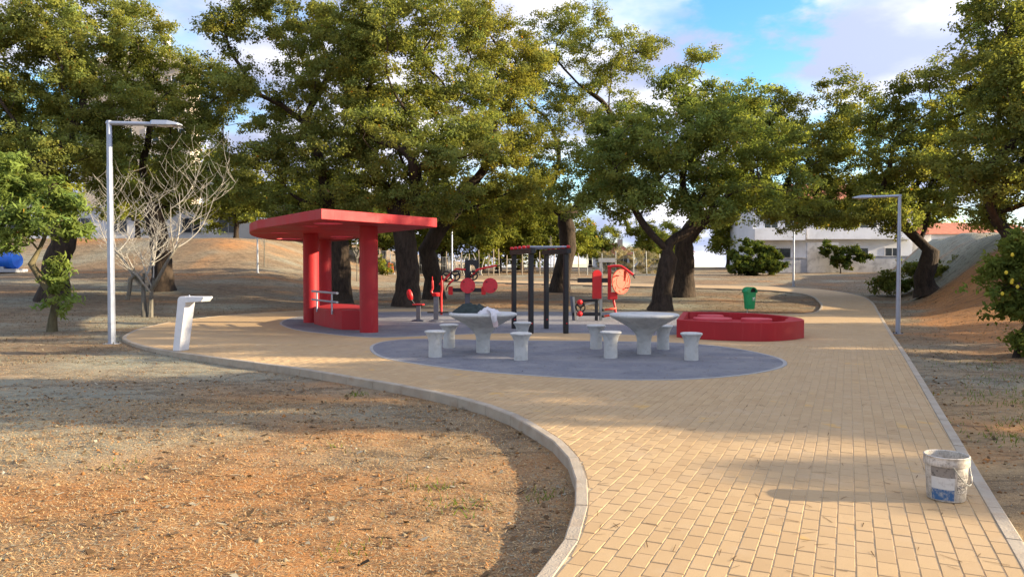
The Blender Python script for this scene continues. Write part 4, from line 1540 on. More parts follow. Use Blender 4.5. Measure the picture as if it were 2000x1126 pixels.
# ------------------------------------------------------------------ lamp posts
def lamp(x, y, h, arm, ang, label, z=None):
    o = thing('street_lamp', label, 'street lamp', (x, y, ground_at(x, y) - 0.03 if z is None else z), ang, 'park lamps')
    k = h / 4.6
    mb = MB()
    mb.tube([(0, 0, 0), (0, 0, h * 0.80)], [0.075 * k, 0.058 * k], 8, smooth=False)
    mb.build('pole', 'steel', o)
    mb = MB()
    mb.tube([(0, 0, h * 0.80), (0, 0, h)], [0.054 * k, 0.050 * k], 8, smooth=False)
    mb.build('upper_pole', 'steel', o)
    mb = MB()
    mb.tube([(-0.049 * k, 0, h - 0.05 * k), (arm * 0.66, 0, h - 0.085 * k)], [0.046 * k, 0.042 * k], 10)
    mb.build('arm', 'steel', o)
    mb = MB()
    w = 0.15 * k
    l0, l1 = arm * 0.60, arm
    zz = h - 0.075 * k
    sec = [(l0, w * 0.55, 0.05 * k, -0.035 * k), (l0 + 0.06, w, 0.055 * k, -0.04 * k), (l0 + (l1 - l0) * 0.62, w, 0.045 * k, -0.045 * k), (l1 - 0.03, w * 0.75, 0.0, -0.045 * k), (l1, w * 0.5, -0.015 * k, -0.04 * k)]
    vs_, fs_ = [], []
    for (lx, ww, zt, zb) in sec:
        vs_ += [(lx, -ww, zz + zb), (lx, ww, zz + zb), (lx, ww * 0.8, zz + zt), (lx, -ww * 0.8, zz + zt)]
    for i in range(len(sec) - 1):
        for q in range(4):
            fs_.append((i * 4 + q, i * 4 + (q + 1) % 4, i * 4 + 4 + (q + 1) % 4, i * 4 + 4 + q))
    fs_ += [(3, 2, 1, 0), tuple(len(vs_) - 4 + q for q in range(4))]
    mb.add(vs_, fs_)
    hd = mb.build('lamp_head', 'lamp_head', o, bevel=0.006)
    mb = MB()
    mb.box(((l0 + l1) / 2, 0, zz - 0.049 * k), ((l1 - l0) * 0.5, w * 1.3, 0.012 * k))
    mb.build('lens', 'lens', hd)
    mb = MB()
    mb.box((0, 0, 0.035), (0.24 * k, 0.24 * k, 0.02))
    mb.build('base_plate', 'steel', o)
    mb = MB()
    mb.box((0, -0.066 * k, 0.62 * k), (0.062 * k, 0.012, 0.30 * k), bev=0.004)
    mb.build('access_door', 'lamp_head', o)
    for bx_ in (-1, 1):
        for by_ in (-1, 1):
            mb = MB()
            mb.lathe([(0.013, 0.045), (0.013, 0.07), (0.006, 0.078)], 6, (bx_ * 0.092 * k, by_ * 0.092 * k, 0))
            mb.build('bolt', 'dark_metal', o)
    return o


lamp(-8.42, 15.95, 4.70, 1.55, rad(-4), 'tall grey lamp post beside the leafless tree')
lamp(9.42, 18.51, 3.42, 1.12, rad(178), 'grey lamp post beside the straight path edge')
lamp(16.9, 45.6, 4.1, 1.2, rad(-110), 'far grey lamp post in front of the stained wall')
lamp(-4.5, 57.0, 4.2, 1.2, rad(90), 'thin pale lamp post among the wooden fence posts')
lamp(-14.6, 43.6, 3.2, 1.0, rad(60), 'pale lamp post at the foot of the sunlit bank')

# ------------------------------------------------------------------ litter bin
bn = thing('litter_bin', 'green plastic litter bin with dark opening and white emblem', 'bin', (8.28, 26.45, 0.03))
bn.scale = (0.87, 0.87, 1.0)
mb = MB()
mb.tube([(-0.06, 0.06, -0.12), (-0.06, 0.06, 0.5)], 0.022, 10)
mb.build('post', 'pale_metal', bn)
mb = MB()
sec = [(0.16, 0.13, 0.13), (0.175, 0.145, 0.18), (0.225, 0.185, 0.70)]
vs_, fs_ = [], []
nn_ = 24


def srect(w, d, k, n):
    a = 2 * PI * k / n
    c_, s_ = math.cos(a), math.sin(a)
    e = 0.45
    return (w * math.copysign(abs(c_) ** e, c_), d * math.copysign(abs(s_) ** e, s_))


for (w, d, z) in sec:
    for k in range(nn_):
        x, y = srect(w, d, k, nn_)
        vs_.append((x, y, z))
for i in range(len(sec) - 1):
    for k in range(nn_):
        fs_.append((i * nn_ + k, i * nn_ + (k + 1) % nn_, (i + 1) * nn_ + (k + 1) % nn_, (i + 1) * nn_ + k))
fs_.append(tuple(reversed(range(nn_))))
mb.add(vs_, fs_, True)
mb.build('body', 'green_bin', bn)
mb = MB()
m_ = 14
yb = [-0.19, 0.19]
vs_, fs_ = [], []
for y in yb:
    for k in range(m_ + 1):
        a = PI * k / m_
        vs_.append((0.235 * math.cos(a), y, 0.70 + 0.20 * math.sin(a) ** 0.8))
for k in range(m_):
    fs_.append((k, k + 1, m_ + 2 + k, m_ + 1 + k))
fs_.append(tuple(m_ + 1 + k for k in range(m_ + 1)))
mb.add(vs_, fs_, True)
hood = mb.build('hood', 'green_bin', bn)
md = hood.modifiers.new('solid', 'SOLIDIFY')
md.thickness = 0.02
mb = MB()
vs_ = [(0.235 * math.cos(PI * k / m_), -0.186, 0.70 + 0.20 * math.sin(PI * k / m_) ** 0.8) for k in range(m_ + 1)]
vi_ = [(0.06 + 0.15 * math.cos(PI * k / m_), -0.186, 0.715 + 0.15 * math.sin(PI * k / m_)) for k in range(m_ + 1)]
mb.add(vs_ + vi_, [(k, k + 1, m_ + 2 + k, m_ + 1 + k) for k in range(m_)] + [(0, m_ + 1, 2 * m_ + 1, m_)])
mb.build('front', 'green_bin', hood)
mb = MB()
mb.add([(x, y + 0.10, z) for x, y, z in vi_], [tuple(range(m_ + 1))])
mb.build('opening', 'black', hood)
mb = MB()
mb.lathe([(0.232, 0.69), (0.24, 0.70), (0.24, 0.72), (0.232, 0.725)], 4, (0, 0, 0))
rim = MB()
ro_ = [srect(0.238, 0.198, k, nn_) for k in range(nn_)]
ri_ = [srect(0.222, 0.182, k, nn_) for k in range(nn_)]
rim.prism(ro_, 0.69, 0.715, [ri_])
rim.build('rim', 'green_bin', bn)
em = MB()


def on_front(x, z):
    return (x, -(0.145 + (z - 0.18) / 0.52 * 0.04) - 0.004, z)


for (pp_) in ([(0.02, 0.50), (0.045, 0.475), (0.085, 0.485), (0.12, 0.50), (0.13, 0.53), (0.105, 0.555), (0.085, 0.53), (0.065, 0.525), (0.045, 0.545), (0.025, 0.535)],
              [(0.025, 0.445), (0.12, 0.45), (0.12, 0.46), (0.025, 0.456)], [(0.03, 0.425), (0.075, 0.427), (0.075, 0.436), (0.03, 0.434)], [(0.085, 0.427), (0.115, 0.428), (0.115, 0.437), (0.085, 0.436)]):
    vs_ = [on_front(x, z) for x, z in pp_]
    em.add(vs_, [tuple(range(len(vs_)))])
em.build('emblem', 'bin_white', bn)
bn.rotation_euler = (0, 0, rad(18))

# ------------------------------------------------------------------ paint bucket
bk_ = thing('bucket', 'dirty white plastic bucket with blue and grey label patches', 'bucket', (2.86, 4.97, 0.004), rad(8))
bk_.scale = (0.86, 0.86, 0.97)
t = NT('splattered_white_plastic')
n1, n2, n3 = t.noise(16, 6, 0.7), t.noise(70, 4, 0.7), t.noise(6, 4)
c = t.mix(t.ramp(n1, 0.40, 0.62), (0.54, 0.50, 0.44), (0.31, 0.275, 0.23))
c = t.mix(t.ramp(n2, 0.53, 0.66, 0, 0.75), c, (0.17, 0.15, 0.13))
c = t.mix(t.ramp(n3, 0.6, 0.75, 0, 0.5), c, (0.68, 0.66, 0.62))
t.principled(c, 0.6, 0, 0.4, t.bump(n2, 0.3, 0.004))
MAT['bucket'] = t.m


def worn(name, c0, wear, lo, hi, sc=26):
    t = NT(name)
    c = t.mix(t.ramp(t.noise(sc, 6, 0.7), lo, hi, 0, 0.9), c0, wear)
    return t.principled(c, 0.55, 0, 0.4)


MAT['label_blue'] = worn('worn_blue_print', (0.035, 0.11, 0.25), (0.40, 0.38, 0.35), 0.45, 0.62)
MAT['label_grey'] = worn('worn_grey_print', (0.22, 0.20, 0.18), (0.05, 0.045, 0.04), 0.56, 0.64, 38)
MAT['label_white'] = worn('worn_white_print', (0.55, 0.55, 0.53), (0.36, 0.34, 0.32), 0.5, 0.7)
MAT['label_text'] = worn('smudged_small_print', (0.44, 0.41, 0.37), (0.10, 0.09, 0.085), 0.46, 0.52, 95)
mb = MB()
mb.lathe([(0.128, 0.0), (0.132, 0.006), (0.147, 0.245), (0.147, 0.29)], 48, cap=False)
mb.lathe([(0.001, 0.004), (0.128, 0.004)], 48, cap=False)
mb.lathe([(0.1455, 0.29), (0.143, 0.245), (0.128, 0.02), (0.001, 0.015)], 48, cap=False)
mb.build('body', 'bucket', bk_)
mb = MB()
mb.lathe([(0.149, 0.235), (0.158, 0.237), (0.160, 0.265), (0.157, 0.272), (0.157, 0.29), (0.160, 0.296), (0.152, 0.300), (0.1445, 0.296), (0.144, 0.24)], 48, cap=False)
mb.build('rim', 'bucket', bk_)


def patch(a0, a1, z0, z1, mat, nm):
    mb = MB()
    n = 14
    vs_, fs_ = [], []
    for j, z in enumerate((z0, z1)):
        rr = 0.132 + 0.015 * z / 0.245 + 0.0015
        for k in range(n + 1):
            a = rad(a0 + (a1 - a0) * k / n)
            vs_.append((rr * math.cos(a), rr * math.sin(a), z))
    fs_ = [(k, k + 1, n + 2 + k, n + 1 + k) for k in range(n)]
    mb.add(vs_, fs_, True)
    mb.build(nm, mat, bk_)


patch(188, 255, 0.165, 0.232, 'label_grey', 'label_band')
patch(188, 255, 0.085, 0.165, 'label_white', 'label_band')
patch(188, 255, 0.012, 0.085, 'label_blue', 'label_band')
patch(262, 318, 0.06, 0.185, 'label_text', 'printed_text')
mb = MB()
hp = []
for k in range(19):
    a = rad(248 + (352 - 248) * k / 18)
    hp.append((0.166 * math.cos(a), 0.166 * math.sin(a), 0.242 - 0.125 * math.sin(PI * k / 18)))
mb.tube(hp, 0.0028, 6)
h_ = mb.build('handle', 'wire', bk_)
mb = MB()
mb.tube([hp[11], hp[14]], 0.008, 8)
mb.build('grip', 'bucket', h_)

# ------------------------------------------------------------------ exercise machines
FZ = 0.007
# black bar frame
mf = thing('monkey_bars', 'black four post bar frame with red capped rungs', 'monkey bars', (0.66, 18.78, FZ))
for (x, y) in [(-0.61, 0.71), (-0.21, -0.72), (0.22, 0.71), (0.62, -0.72)]:
    mb = MB()
    mb.box((x, y, 0.95), (0.11, 0.11, 1.9), rz=rad(16), bev=0.008)
    p_ = mb.build('post', 'dark_metal', mf)
    mb = MB()
    mb.lathe([(0.018, -0.06), (0.018, -0.075), (0.010, -0.082)], 10, (x + 0.02, y, 0.24), axis='Y')
    mb.build('bolt', 'red_metal', p_)
for (x0, x1) in ((-0.61, -0.21), (0.22, 0.62)):
    mb = MB()
    dvec = Vector((x1 - x0, -1.43, 0)).normalized()
    m0 = Vector(((x0 + x1) / 2, 0, 1.955))
    mb.box(m0, (0.12, 1.9, 0.115), rz=math.atan2(dvec.y, dvec.x) + PI / 2, bev=0.008)
    mb.build('beam', 'dark_metal', mf)
for k in range(5):
    f = (k + 0.15) / 4.3
    p0 = Vector((-0.62 + 0.42 * f, 0.74 - 1.5 * f, 2.055))
    p1 = p0 + Vector((0.83, 0, 0))
    mb = MB()
    mb.tube([p0 - Vector((0.06, 0, 0)), p1 + Vector((0.06, 0, 0))], 0.021, 10)
    rg = mb.build('rung', 'steel', mf)
    for e in (p0 - Vector((0.06, 0, 0)), p1 + Vector((0.06, 0, 0))):
        mb = MB()
        mb.lathe([(0.004, -0.05), (0.035, -0.035), (0.042, 0), (0.035, 0.035), (0.004, 0.05)], 12, e, axis='X')
        mb.build('end_cap', 'red_metal', rg)


def disc(parent, c, r, mat, rz, name='disc'):
    R = Matrix.Rotation(rz, 3, 'Z') @ Matrix.Rotation(PI / 2, 3, 'X')
    mb = MB()
    mb.lathe([(r * 0.97, -0.018), (r, -0.01), (r, 0.012), (r * 0.975, 0.02), (r * 0.93, 0.02), (r * 0.92, 0.010), (r * 0.55, 0.010), (r * 0.54, 0.018), (r * 0.49, 0.018), (r * 0.48, 0.010), (r * 0.15, 0.010)], 36, c, axis=R)
    for k in range(9):
        a = 2 * PI * k / 9 + 0.2
        p = Vector((math.cos(a) * r * 0.73, math.sin(a) * r * 0.73, 0.012))
        q = Vector((math.cos(a + 0.25) * r * 0.86, math.sin(a + 0.25) * r * 0.86, 0.012))
        mb.tube([R @ p + Vector(c), R @ q + Vector(c)], 0.011, 6)
    o = mb.build(name, mat, parent)
    mb = MB()
    for k in range(16 if mat == 'red_disc' else 3):
        a = 2 * PI * k / 16
        rr = r * (0.34 if k % 2 else 0.66)
        p = Vector((math.cos(a) * rr, math.sin(a) * rr, 0.012))
        q = Vector((math.cos(a + 0.22) * rr * 1.12, math.sin(a + 0.22) * rr * 1.12, 0.012))
        mb.tube([R @ p + Vector(c), R @ q + Vector(c)], 0.012, 6)
    mb.build('ridges', 'red_pad' if mat == 'red_disc' else mat, o)['kind'] = 'stuff'
    mb = MB()
    for a in (2.4, 2.4 + PI):
        p = Vector((math.cos(a) * r * 0.72, math.sin(a) * r * 0.72, 0.0))
        mb.tube([R @ p + Vector(c), R @ (p + Vector((0, 0, 0.13))) + Vector(c)], 0.018, 8)
    mb.build('grip', 'black', o)
    return o


def wheel(parent, c, r):
    mb = MB()
    n = 28
    ring = [(c[0] + r * math.cos(2 * PI * k / n), c[1], c[2] + r * math.sin(2 * PI * k / n)) for k in range(n)]
    vs_, fs_ = [], []
    w = r * 0.15
    for k in range(n):
        a = 2 * PI * k / n
        for j in range(8):
            b = 2 * PI * j / 8
            rr = r - w + w * math.cos(b)
            vs_.append((c[0] + rr * math.cos(a), c[1] + w * 1.2 * math.sin(b), c[2] + rr * math.sin(a)))
    for k in range(n):
        for j in range(8):
            fs_.append((k * 8 + j, k * 8 + (j + 1) % 8, ((k + 1) % n) * 8 + (j + 1) % 8, ((k + 1) % n) * 8 + j))
    mb.add(vs_, fs_, True)
    for k in range(3):
        a = 2 * PI * k / 3 + 0.5
        mb.tube([c, (c[0] + (r - w) * math.cos(a), c[1], c[2] + (r - w) * math.sin(a))], r * 0.14, 6)
    mb.lathe([(r * 0.26, -0.04), (r * 0.26, 0.04)], 14, c, axis='Y')
    return mb.build('wheel', 'black', parent)


# double press machine behind the clothes table
m3 = thing('press_machine', 'exercise machine with two pink red discs and black handwheels', 'gym machine', (-1.5, 25.6, FZ))
mb = MB()
mb.box((0, 0, 0.92), (0.17, 0.14, 1.84), bev=0.01)
mb.box((0, 0, 0.012), (0.36, 0.32, 0.022))
mb.build('post', 'grey_metal', m3)
mb = MB()
mb.prism([(-0.085, 0), (0.38, 0), (0.38, -0.36), (0.30, -0.36), (0.22, -0.2), (0.1, -0.14), (0.075, -0.3), (0.1, -0.52), (0.2, -0.6), (-0.085, -0.62)], -0.05, 0.05)
hd = mb.build('head_plate', 'dark_metal', m3)
hd.rotation_euler = (PI / 2, 0, 0)
hd.location = (0, -0.026, 1.85)
mb = MB()
mb.box((0.03, -0.12, 0.84), (1.2, 0.10, 0.13), bev=0.008)
mb.build('crossbar', 'dark_metal', m3)
for x in (-0.56, 0.55):
    mb = MB()
    mb.box((x, -0.12, 0.82), (0.15, 0.16, 0.28), bev=0.015)
    mb.build('end_block', 'red_metal', m3)
disc(m3, (0.02, -0.24, 0.99), 0.255, 'red_disc', rad(12))
disc(m3, (0.77, -0.20, 0.99), 0.255, 'red_disc', rad(12))
wheel(m3, (-0.70, -0.15, 1.32), 0.165)
wheel(m3, (-0.40, -0.22, 1.32), 0.185)
wheel(m3, (0.20, -0.2, 1.32), 0.165)
for pts_, nm in (([(-0.06, -0.1, 1.52), (-0.36, -0.14, 1.55), (-0.52, -0.16, 1.42), (-0.93, -0.2, 1.02)], 'arm'), ([(-0.45, -0.26, 1.20), (-0.62, -0.28, 1.02)], 'arm'),
                 ([(0.14, -0.18, 1.30), (0.34, -0.18, 1.52), (0.66, -0.2, 1.60), (1.0, -0.22, 1.66)], 'arm')):
    mb = MB()
    mb.tube(pts_, 0.036, 8)
    ar = mb.build(nm, 'red_metal', m3)
    e, e0 = Vector(pts_[-1]), Vector(pts_[-2])
    d = (e - e0).normalized()
    mb = MB()
    mb.tube([e - d * 0.02, e + d * 0.06 + Vector((0, 0, -0.02)), e + d * 0.12 + Vector((0, 0, -0.10 if d.x < 0 else 0.0))], 0.022, 8)
    mb.build('grip', 'black', ar)

# waist twister pedestal
m1 = thing('twister_pedestal', 'grey pedestal with red turning plate near the big trunk', 'gym machine', (-2.77, 22.45, FZ))
mb = MB()
mb.tube([(0, 0, 0.02), (0, 0, 0.47)], 0.085, 4, smooth=False)
mb.build('post', 'grey_metal', m1)
mb = MB()
mb.lathe([(0.20, 0.0), (0.20, 0.02), (0.11, 0.05)], 24)
mb.build('base', 'grey_metal', m1)
mb = MB()
mb.lathe([(0.17, 0.47), (0.185, 0.48), (0.185, 0.505), (0.17, 0.51)], 30)
mb.build('turning_plate', 'red_metal', m1)
mb = MB()
mb.tube([(-0.1, 0, 0.48), (-0.22, 0.0, 0.66), (-0.27, 0.0, 0.92)], 0.016, 8)
st_ = mb.build('handle_stem', 'dark_metal', m1)
mb = MB()
mb.lathe([(0.01, -0.17), (0.06, -0.14), (0.085, -0.05), (0.08, 0.06), (0.05, 0.14), (0.01, 0.16)], 16, (-0.25, -0.03, 0.78), axis=Matrix.Rotation(rad(-14), 3, 'Y'), squash=0.5)
mb.build('hand_pad', 'red_metal', st_)

# pedestal with swinging handles
m2 = thing('swing_trainer', 'grey pedestal with tall red handles beside the twister', 'gym machine', (-2.22, 22.22, FZ))
mb = MB()
mb.tube([(0, 0, 0.02), (0, 0, 0.80)], 0.10, 4, smooth=False)
mb.build('post', 'grey_metal', m2)
mb = MB()
mb.lathe([(0.21, 0.0), (0.21, 0.02), (0.12, 0.05)], 24)
mb.build('base', 'grey_metal', m2)
mb = MB()
mb.lathe([(0.10, 0.74), (0.115, 0.76), (0.115, 0.83), (0.09, 0.85)], 20)
mb.build('collar', 'red_metal', m2)
mb = MB()
mb.tube([(-0.1, 0, 0.80), (-0.14, 0, 0.88), (-0.10, 0, 0.98), (-0.11, 0, 1.20)], 0.034, 8)
mb.tube([(-0.11, 0, 1.20), (-0.11, 0, 1.32)], 0.012, 6)
mb.build('handle', 'red_metal', m2)
mb = MB()
mb.tube([(0.15, 0.02, 0.20), (0.145, 0.02, 0.80), (0.17, 0.02, 0.95), (0.16, 0.02, 1.20)], 0.036, 8)
mb.tube([(0.16, 0.02, 1.20), (0.16, 0.02, 1.34)], 0.012, 6)
lv = mb.build('handle', 'red_metal', m2)
mb = MB()
mb.box((0.05, 0.02, 0.27), (0.62, 0.16, 0.035), bev=0.01)
mb.build('footplate', 'black', m2)

# seated press machine
m4 = thing('seated_press', 'seated exercise machine with red backrest and large orange disc', 'gym machine', (2.57, 22.7, FZ))
for (x, w, h, mt) in ((0.09, 0.09, 1.80, 'pale_metal'), (-0.05, 0.09, 0.62, 'dark_metal')):
    mb = MB()
    mb.box((x, 0.05 if mt == 'pale_metal' else -0.02, h / 2), (w, 0.09, h), bev=0.006)
    mb.build('post', mt, m4)
mb = MB()
mb.box((0.26, 0.05, 1.80), (0.50, 0.10, 0.13), bev=0.008)
mb.build('top_arm', 'pale_metal', m4)
mb = MB()
pad = [(-0.135, 0), (0.135, 0), (0.135, 0.74)] + [(0.135 * math.cos(a), 0.74 + 0.12 * math.sin(a)) for a in np.linspace(0.15, PI - 0.15, 9)] + [(-0.135, 0.74)]
mb.prism(pad, -0.04, 0.04)
bp = mb.build('backrest', 'red_metal', m4, bevel=0.015)
bp.rotation_euler = (PI / 2, 0, rad(8))
bp.location = (-0.04, -0.06, 0.65)
mb = MB()
mb.box((-0.14, 0.0, 1.20), (0.95, 0.08, 0.13), bev=0.008)
mb.tube([(-0.6, 0, 1.2), (-0.75, 0, 1.22), (-0.85, 0, 1.22)], 0.015, 6)
mb.build('crossbar', 'dark_metal', m4)
mb = MB()
mb.box((0.34, -0.02, 1.12), (0.10, 0.10, 0.98), bev=0.01)
mb.box((0.45, -0.04, 0.74), (0.24, 0.12, 0.22), bev=0.015)
mb.tube([(0.45, -0.04, 0.66), (0.50, -0.04, 0.42), (0.54, -0.04, 0.14)], 0.035, 8)
mb.build('carriage', 'red_metal', m4)
disc(m4, (0.66, -0.18, 1.16), 0.37, 'orange_disc', rad(36))
for z in (0.34, 0.15):
    mb = MB()
    mb.tube([(0.17, -0.06, z - 0.02), (0.54, -0.05, z + 0.03)], 0.034, 8)
    fr = mb.build('footrest', 'orange_disc', m4)
    mb = MB()
    mb.tube([(0.12, -0.06, z - 0.027), (0.18, -0.06, z - 0.02)], 0.04, 8)
    mb.build('bracket', 'black', fr)
mb = MB()
mb.tube([(0.28, -0.05, 1.60), (0.50, -0.06, 1.63), (0.68, -0.08, 1.62), (0.86, -0.10, 1.50), (1.03, -0.12, 1.36)], 0.04, 8)
ar = mb.build('arm', 'red_metal', m4)
mb = MB()
mb.tube([(1.02, -0.12, 1.37), (1.08, -0.14, 1.27)], 0.022, 8)
mb.tube([(0.98, -0.12, 1.37), (1.12, -0.12, 1.36)], 0.02, 8)
mb.build('grip', 'black', ar)
mb = MB()
mb.box((-0.26, -0.04, 0.60), (0.5, 0.30, 0.06), bev=0.02, ry=rad(-3))
mb.build('seat', 'black', m4)
mb = MB()
mb.box((-0.22, -0.02, 0.52), (0.5, 0.07, 0.07), ry=rad(-10), bev=0.006)
mb.build('seat_beam', 'pale_metal', m4)
mb = MB()
mb.box((-0.35, 0.0, 0.19), (0.85, 0.09, 0.10), bev=0.008)
mb.build('base_beam', 'dark_metal', m4)
mb = MB()
mb.box((-0.76, 0.0, 0.36), (0.09, 0.09, 0.72), ry=rad(-6), bev=0.008)
mb.build('leg', 'grey_metal', m4)
mb = MB()
mb.box((-0.70, -0.04, 0.36), (0.06, 0.06, 0.70), ry=rad(-6), bev=0.006)
mb.build('leg', 'pale_metal', m4)
wheel(m4, (-0.53, -0.12, 0.40), 0.16)
for z in (0.56, 0.21):
    mb = MB()
    mb.lathe([(0.02, -0.09), (0.075, -0.06), (0.085, 0), (0.075, 0.06), (0.02, 0.09)], 16, (-0.56, -0.2, z), axis='Y')
    mb.build('hub', 'red_metal', m4)

# ------------------------------------------------------------------ background buildings, walls and fences
def quad_box(name, mat, parent, x0, x1, y0, y1, z0, z1):
    return MB().box(((x0 + x1) / 2, (y0 + y1) / 2, (z0 + z1) / 2), (x1 - x0, y1 - y0, z1 - z0)).build(name, mat, parent)


def window(parent, x, z, w, h, yf, sill=True, frame='wall_white', pane='window'):
    fw = 0.08
    mb = MB()
    mb.box((x, yf - 0.03, z + h / 2 + fw / 2), (w + 2 * fw, 0.06, fw))
    mb.box((x, yf - 0.03, z - h / 2 - fw / 2), (w + 2 * fw, 0.06, fw))
    mb.box((x - w / 2 - fw / 2, yf - 0.032, z), (fw, 0.06, h))
    mb.box((x + w / 2 + fw / 2, yf - 0.032, z), (fw, 0.06, h))
    mb.box((x, yf - 0.028, z), (0.05, 0.05, h))
    f = mb.build('window', frame, parent)
    MB().box((x, yf - 0.008, z), (w, 0.012, h)).build('pane', pane, f)
    return f


# white house with balconies
hb = thing('house', 'white house with long balcony behind the stained wall', 'house', (31.0, 74.0, 0.8))
quad_box('wall', 'wall_white', hb, -7.2, 8.6, 1.2, 9, 0, 7.6)
quad_box('balcony', 'wall_white', hb, -7.5, -2.6, -0.4, 1.195, 3.65, 4.75)
quad_box('balcony', 'wall_white', hb, -2.3, 8.2, -0.1, 1.19, 3.75, 4.85)
for (x, z, w, h) in [(-4.6, 2.35, 2.2, 1.0), (-0.6, 2.3, 1.4, 1.2), (3.2, 2.3, 2.0, 1.2), (6.6, 2.3, 1.4, 1.2), (-5.4, 5.9, 1.3, 2.0), (-3.4, 5.9, 1.3, 2.0), (0.4, 5.9, 1.6, 2.0), (4.2, 5.9, 1.6, 2.0), (7.2, 5.9, 1.2, 2.0)]:
    wn_ = window(hb, x, z, w, h, 1.2)
    if z < 3 and x < -4:
        mb = MB()
        for k in range(11):
            mb.tube([(x - w / 2 + w * k / 10, 1.08, z - h / 2 - 0.1), (x - w / 2 + w * k / 10, 1.08, z + h / 2 + 0.1)], 0.015, 4)
        for zz in (z - h / 2, z, z + h / 2):
            mb.tube([(x - w / 2, 1.08, zz), (x + w / 2, 1.08, zz)], 0.015, 4)
        mb.build('grille', 'black', wn_)
rf = MB()
rf.add([(-7.8, 0.4, 7.61), (9.2, 0.4, 7.61), (9.2, 9.6, 7.61), (-7.8, 9.6, 7.61), (-4, 5, 9.6), (5.4, 5, 9.6)], [(0, 1, 5, 4), (1, 2, 5), (2, 3, 4, 5), (3, 0, 4), (3, 2, 1, 0)])
rf.build('roof', 'roof_tile', hb)

# stained garden wall
gw = thing('garden_wall', 'old stained rendered wall in front of the white house', 'wall', (27.0, 68.0, 1.0))
quad_box('wall', 'wall_old', gw, -7.2, -0.6, 0, 0.3, 0, 1.6)
quad_box('wall', 'wall_old', gw, -0.6, 2.2, -0.05, 0.3, 0, 3.0)
quad_box('wall', 'wall_old', gw, 2.2, 12, 0, 0.28, 0, 1.75)
quad_box('coping', 'wall_old', gw, -7.3, -0.65, -0.06, 0.36, 1.6, 1.67)
quad_box('coping', 'wall_old', gw, 2.25, 12, -0.06, 0.34, 1.75, 1.82)

# white house with red roof seen over the mound
h2 = thing('house', 'white house with tiled roof seen over the mound crest', 'house', (47.5, 78.0, 3.0))
quad_box('wall', 'wall_white', h2, -4.5, 7, 0, 7, 0, 2.2)
rf = MB()
rf.add([(-5, -0.5, 2.21), (7.5, -0.5, 2.21), (7.5, 7.5, 2.21), (-5, 7.5, 2.21), (-3, 3.5, 3.6), (5.5, 3.5, 3.6)], [(0, 1, 5, 4), (1, 2, 5), (2, 3, 4, 5), (3, 0, 4), (3, 2, 1, 0)])
rf.build('roof', 'roof_tile', h2)
window(h2, -1, 1.2, 1.2, 1.0, 0)
window(h2, 3, 1.2, 1.2, 1.0, 0)
# small houses with terracotta roofs
for (x, y, w, h, lb) in [(12.6, 93, 4.2, 1.9, 'small house with pointed terracotta roof between the trunks'), (20.2, 99, 6.5, 2.4, 'low house with terracotta roof and chimney behind the forked oak')]:
    hs = thing('house', lb, 'house', (x, y, 1.5), 0, 'small tiled houses')
    quad_box('wall', 'wall_white', hs, -w / 2, w / 2, 0, 6, 0, h)
    rf = MB()
    rf.add([(-w / 2 - .4, -0.4, h + .01), (w / 2 + .4, -0.4, h + .01), (w / 2 + .4, 6.4, h + .01), (-w / 2 - .4, 6.4, h + .01), (-w / 2 * 0.5, 3, h + 1.5), (w / 2 * 0.5, 3, h + 1.5)], [(0, 1, 5, 4), (1, 2, 5), (2, 3, 4, 5), (3, 0, 4), (3, 2, 1, 0)])
    rfo = rf.build('roof', 'roof_tile', hs)
    quad_box('chimney', 'wall_cream', rfo, w * 0.15, w * 0.15 + 0.6, 2.0, 2.6, h + 0.8, h + 2.0)
    window(hs, -w / 4, h * 0.55, 0.9, 0.9, 0)
    window(hs, w / 4, h * 0.55, 0.9, 0.9, 0)

# long white building above the left bank
lb_ = thing('house', 'long white low building above the sunlit bank', 'house', (-33.0, 66.0, 3.5))
quad_box('wall', 'wall_white', lb_, -16, 13.5, 0, 8, 0, 3.4)
quad_box('roof', 'grey_slab', lb_, -16.4, 13.9, -0.4, 8.4, 3.41, 3.65)
for k in range(9):
    window(lb_, -14 + k * 3.2, 1.9, 1.6, 1.2, 0, frame='grey_slab')

# tall cream apartment block
ab = thing('apartment_block', 'tall cream apartment block rising behind the oaks', 'building', (-44.8, 92.0, 3.0))
quad_box('wall', 'wall_cream', ab, -7, 6.0, 0, 3, 0, 23.0)
rf = MB()
rf.add([(-7.6, -0.6, 23.01), (6.6, -0.6, 23.01), (6.6, 3.6, 23.01), (-7.6, 3.6, 23.01), (-3.5, 1.5, 25.2), (3.0, 1.5, 25.2)], [(0, 1, 5, 4), (1, 2, 5), (2, 3, 4, 5), (3, 0, 4), (3, 2, 1, 0)])
rfo = rf.build('roof', 'wall_cream', ab)
mb = MB()
mb.lathe([(0.45, 24), (0.45, 26.6), (0.6, 26.65), (0.6, 27.0), (0.4, 27.2)], 14, (2.6, 1.5, 0))
mb.build('chimney', 'wall_white', rfo)
for fl in range(7):
    for k in range(4):
        window(ab, -5 + k * 3.2, 2.4 + fl * 3.1, 1.5, 1.5, 0, frame='wall_white')

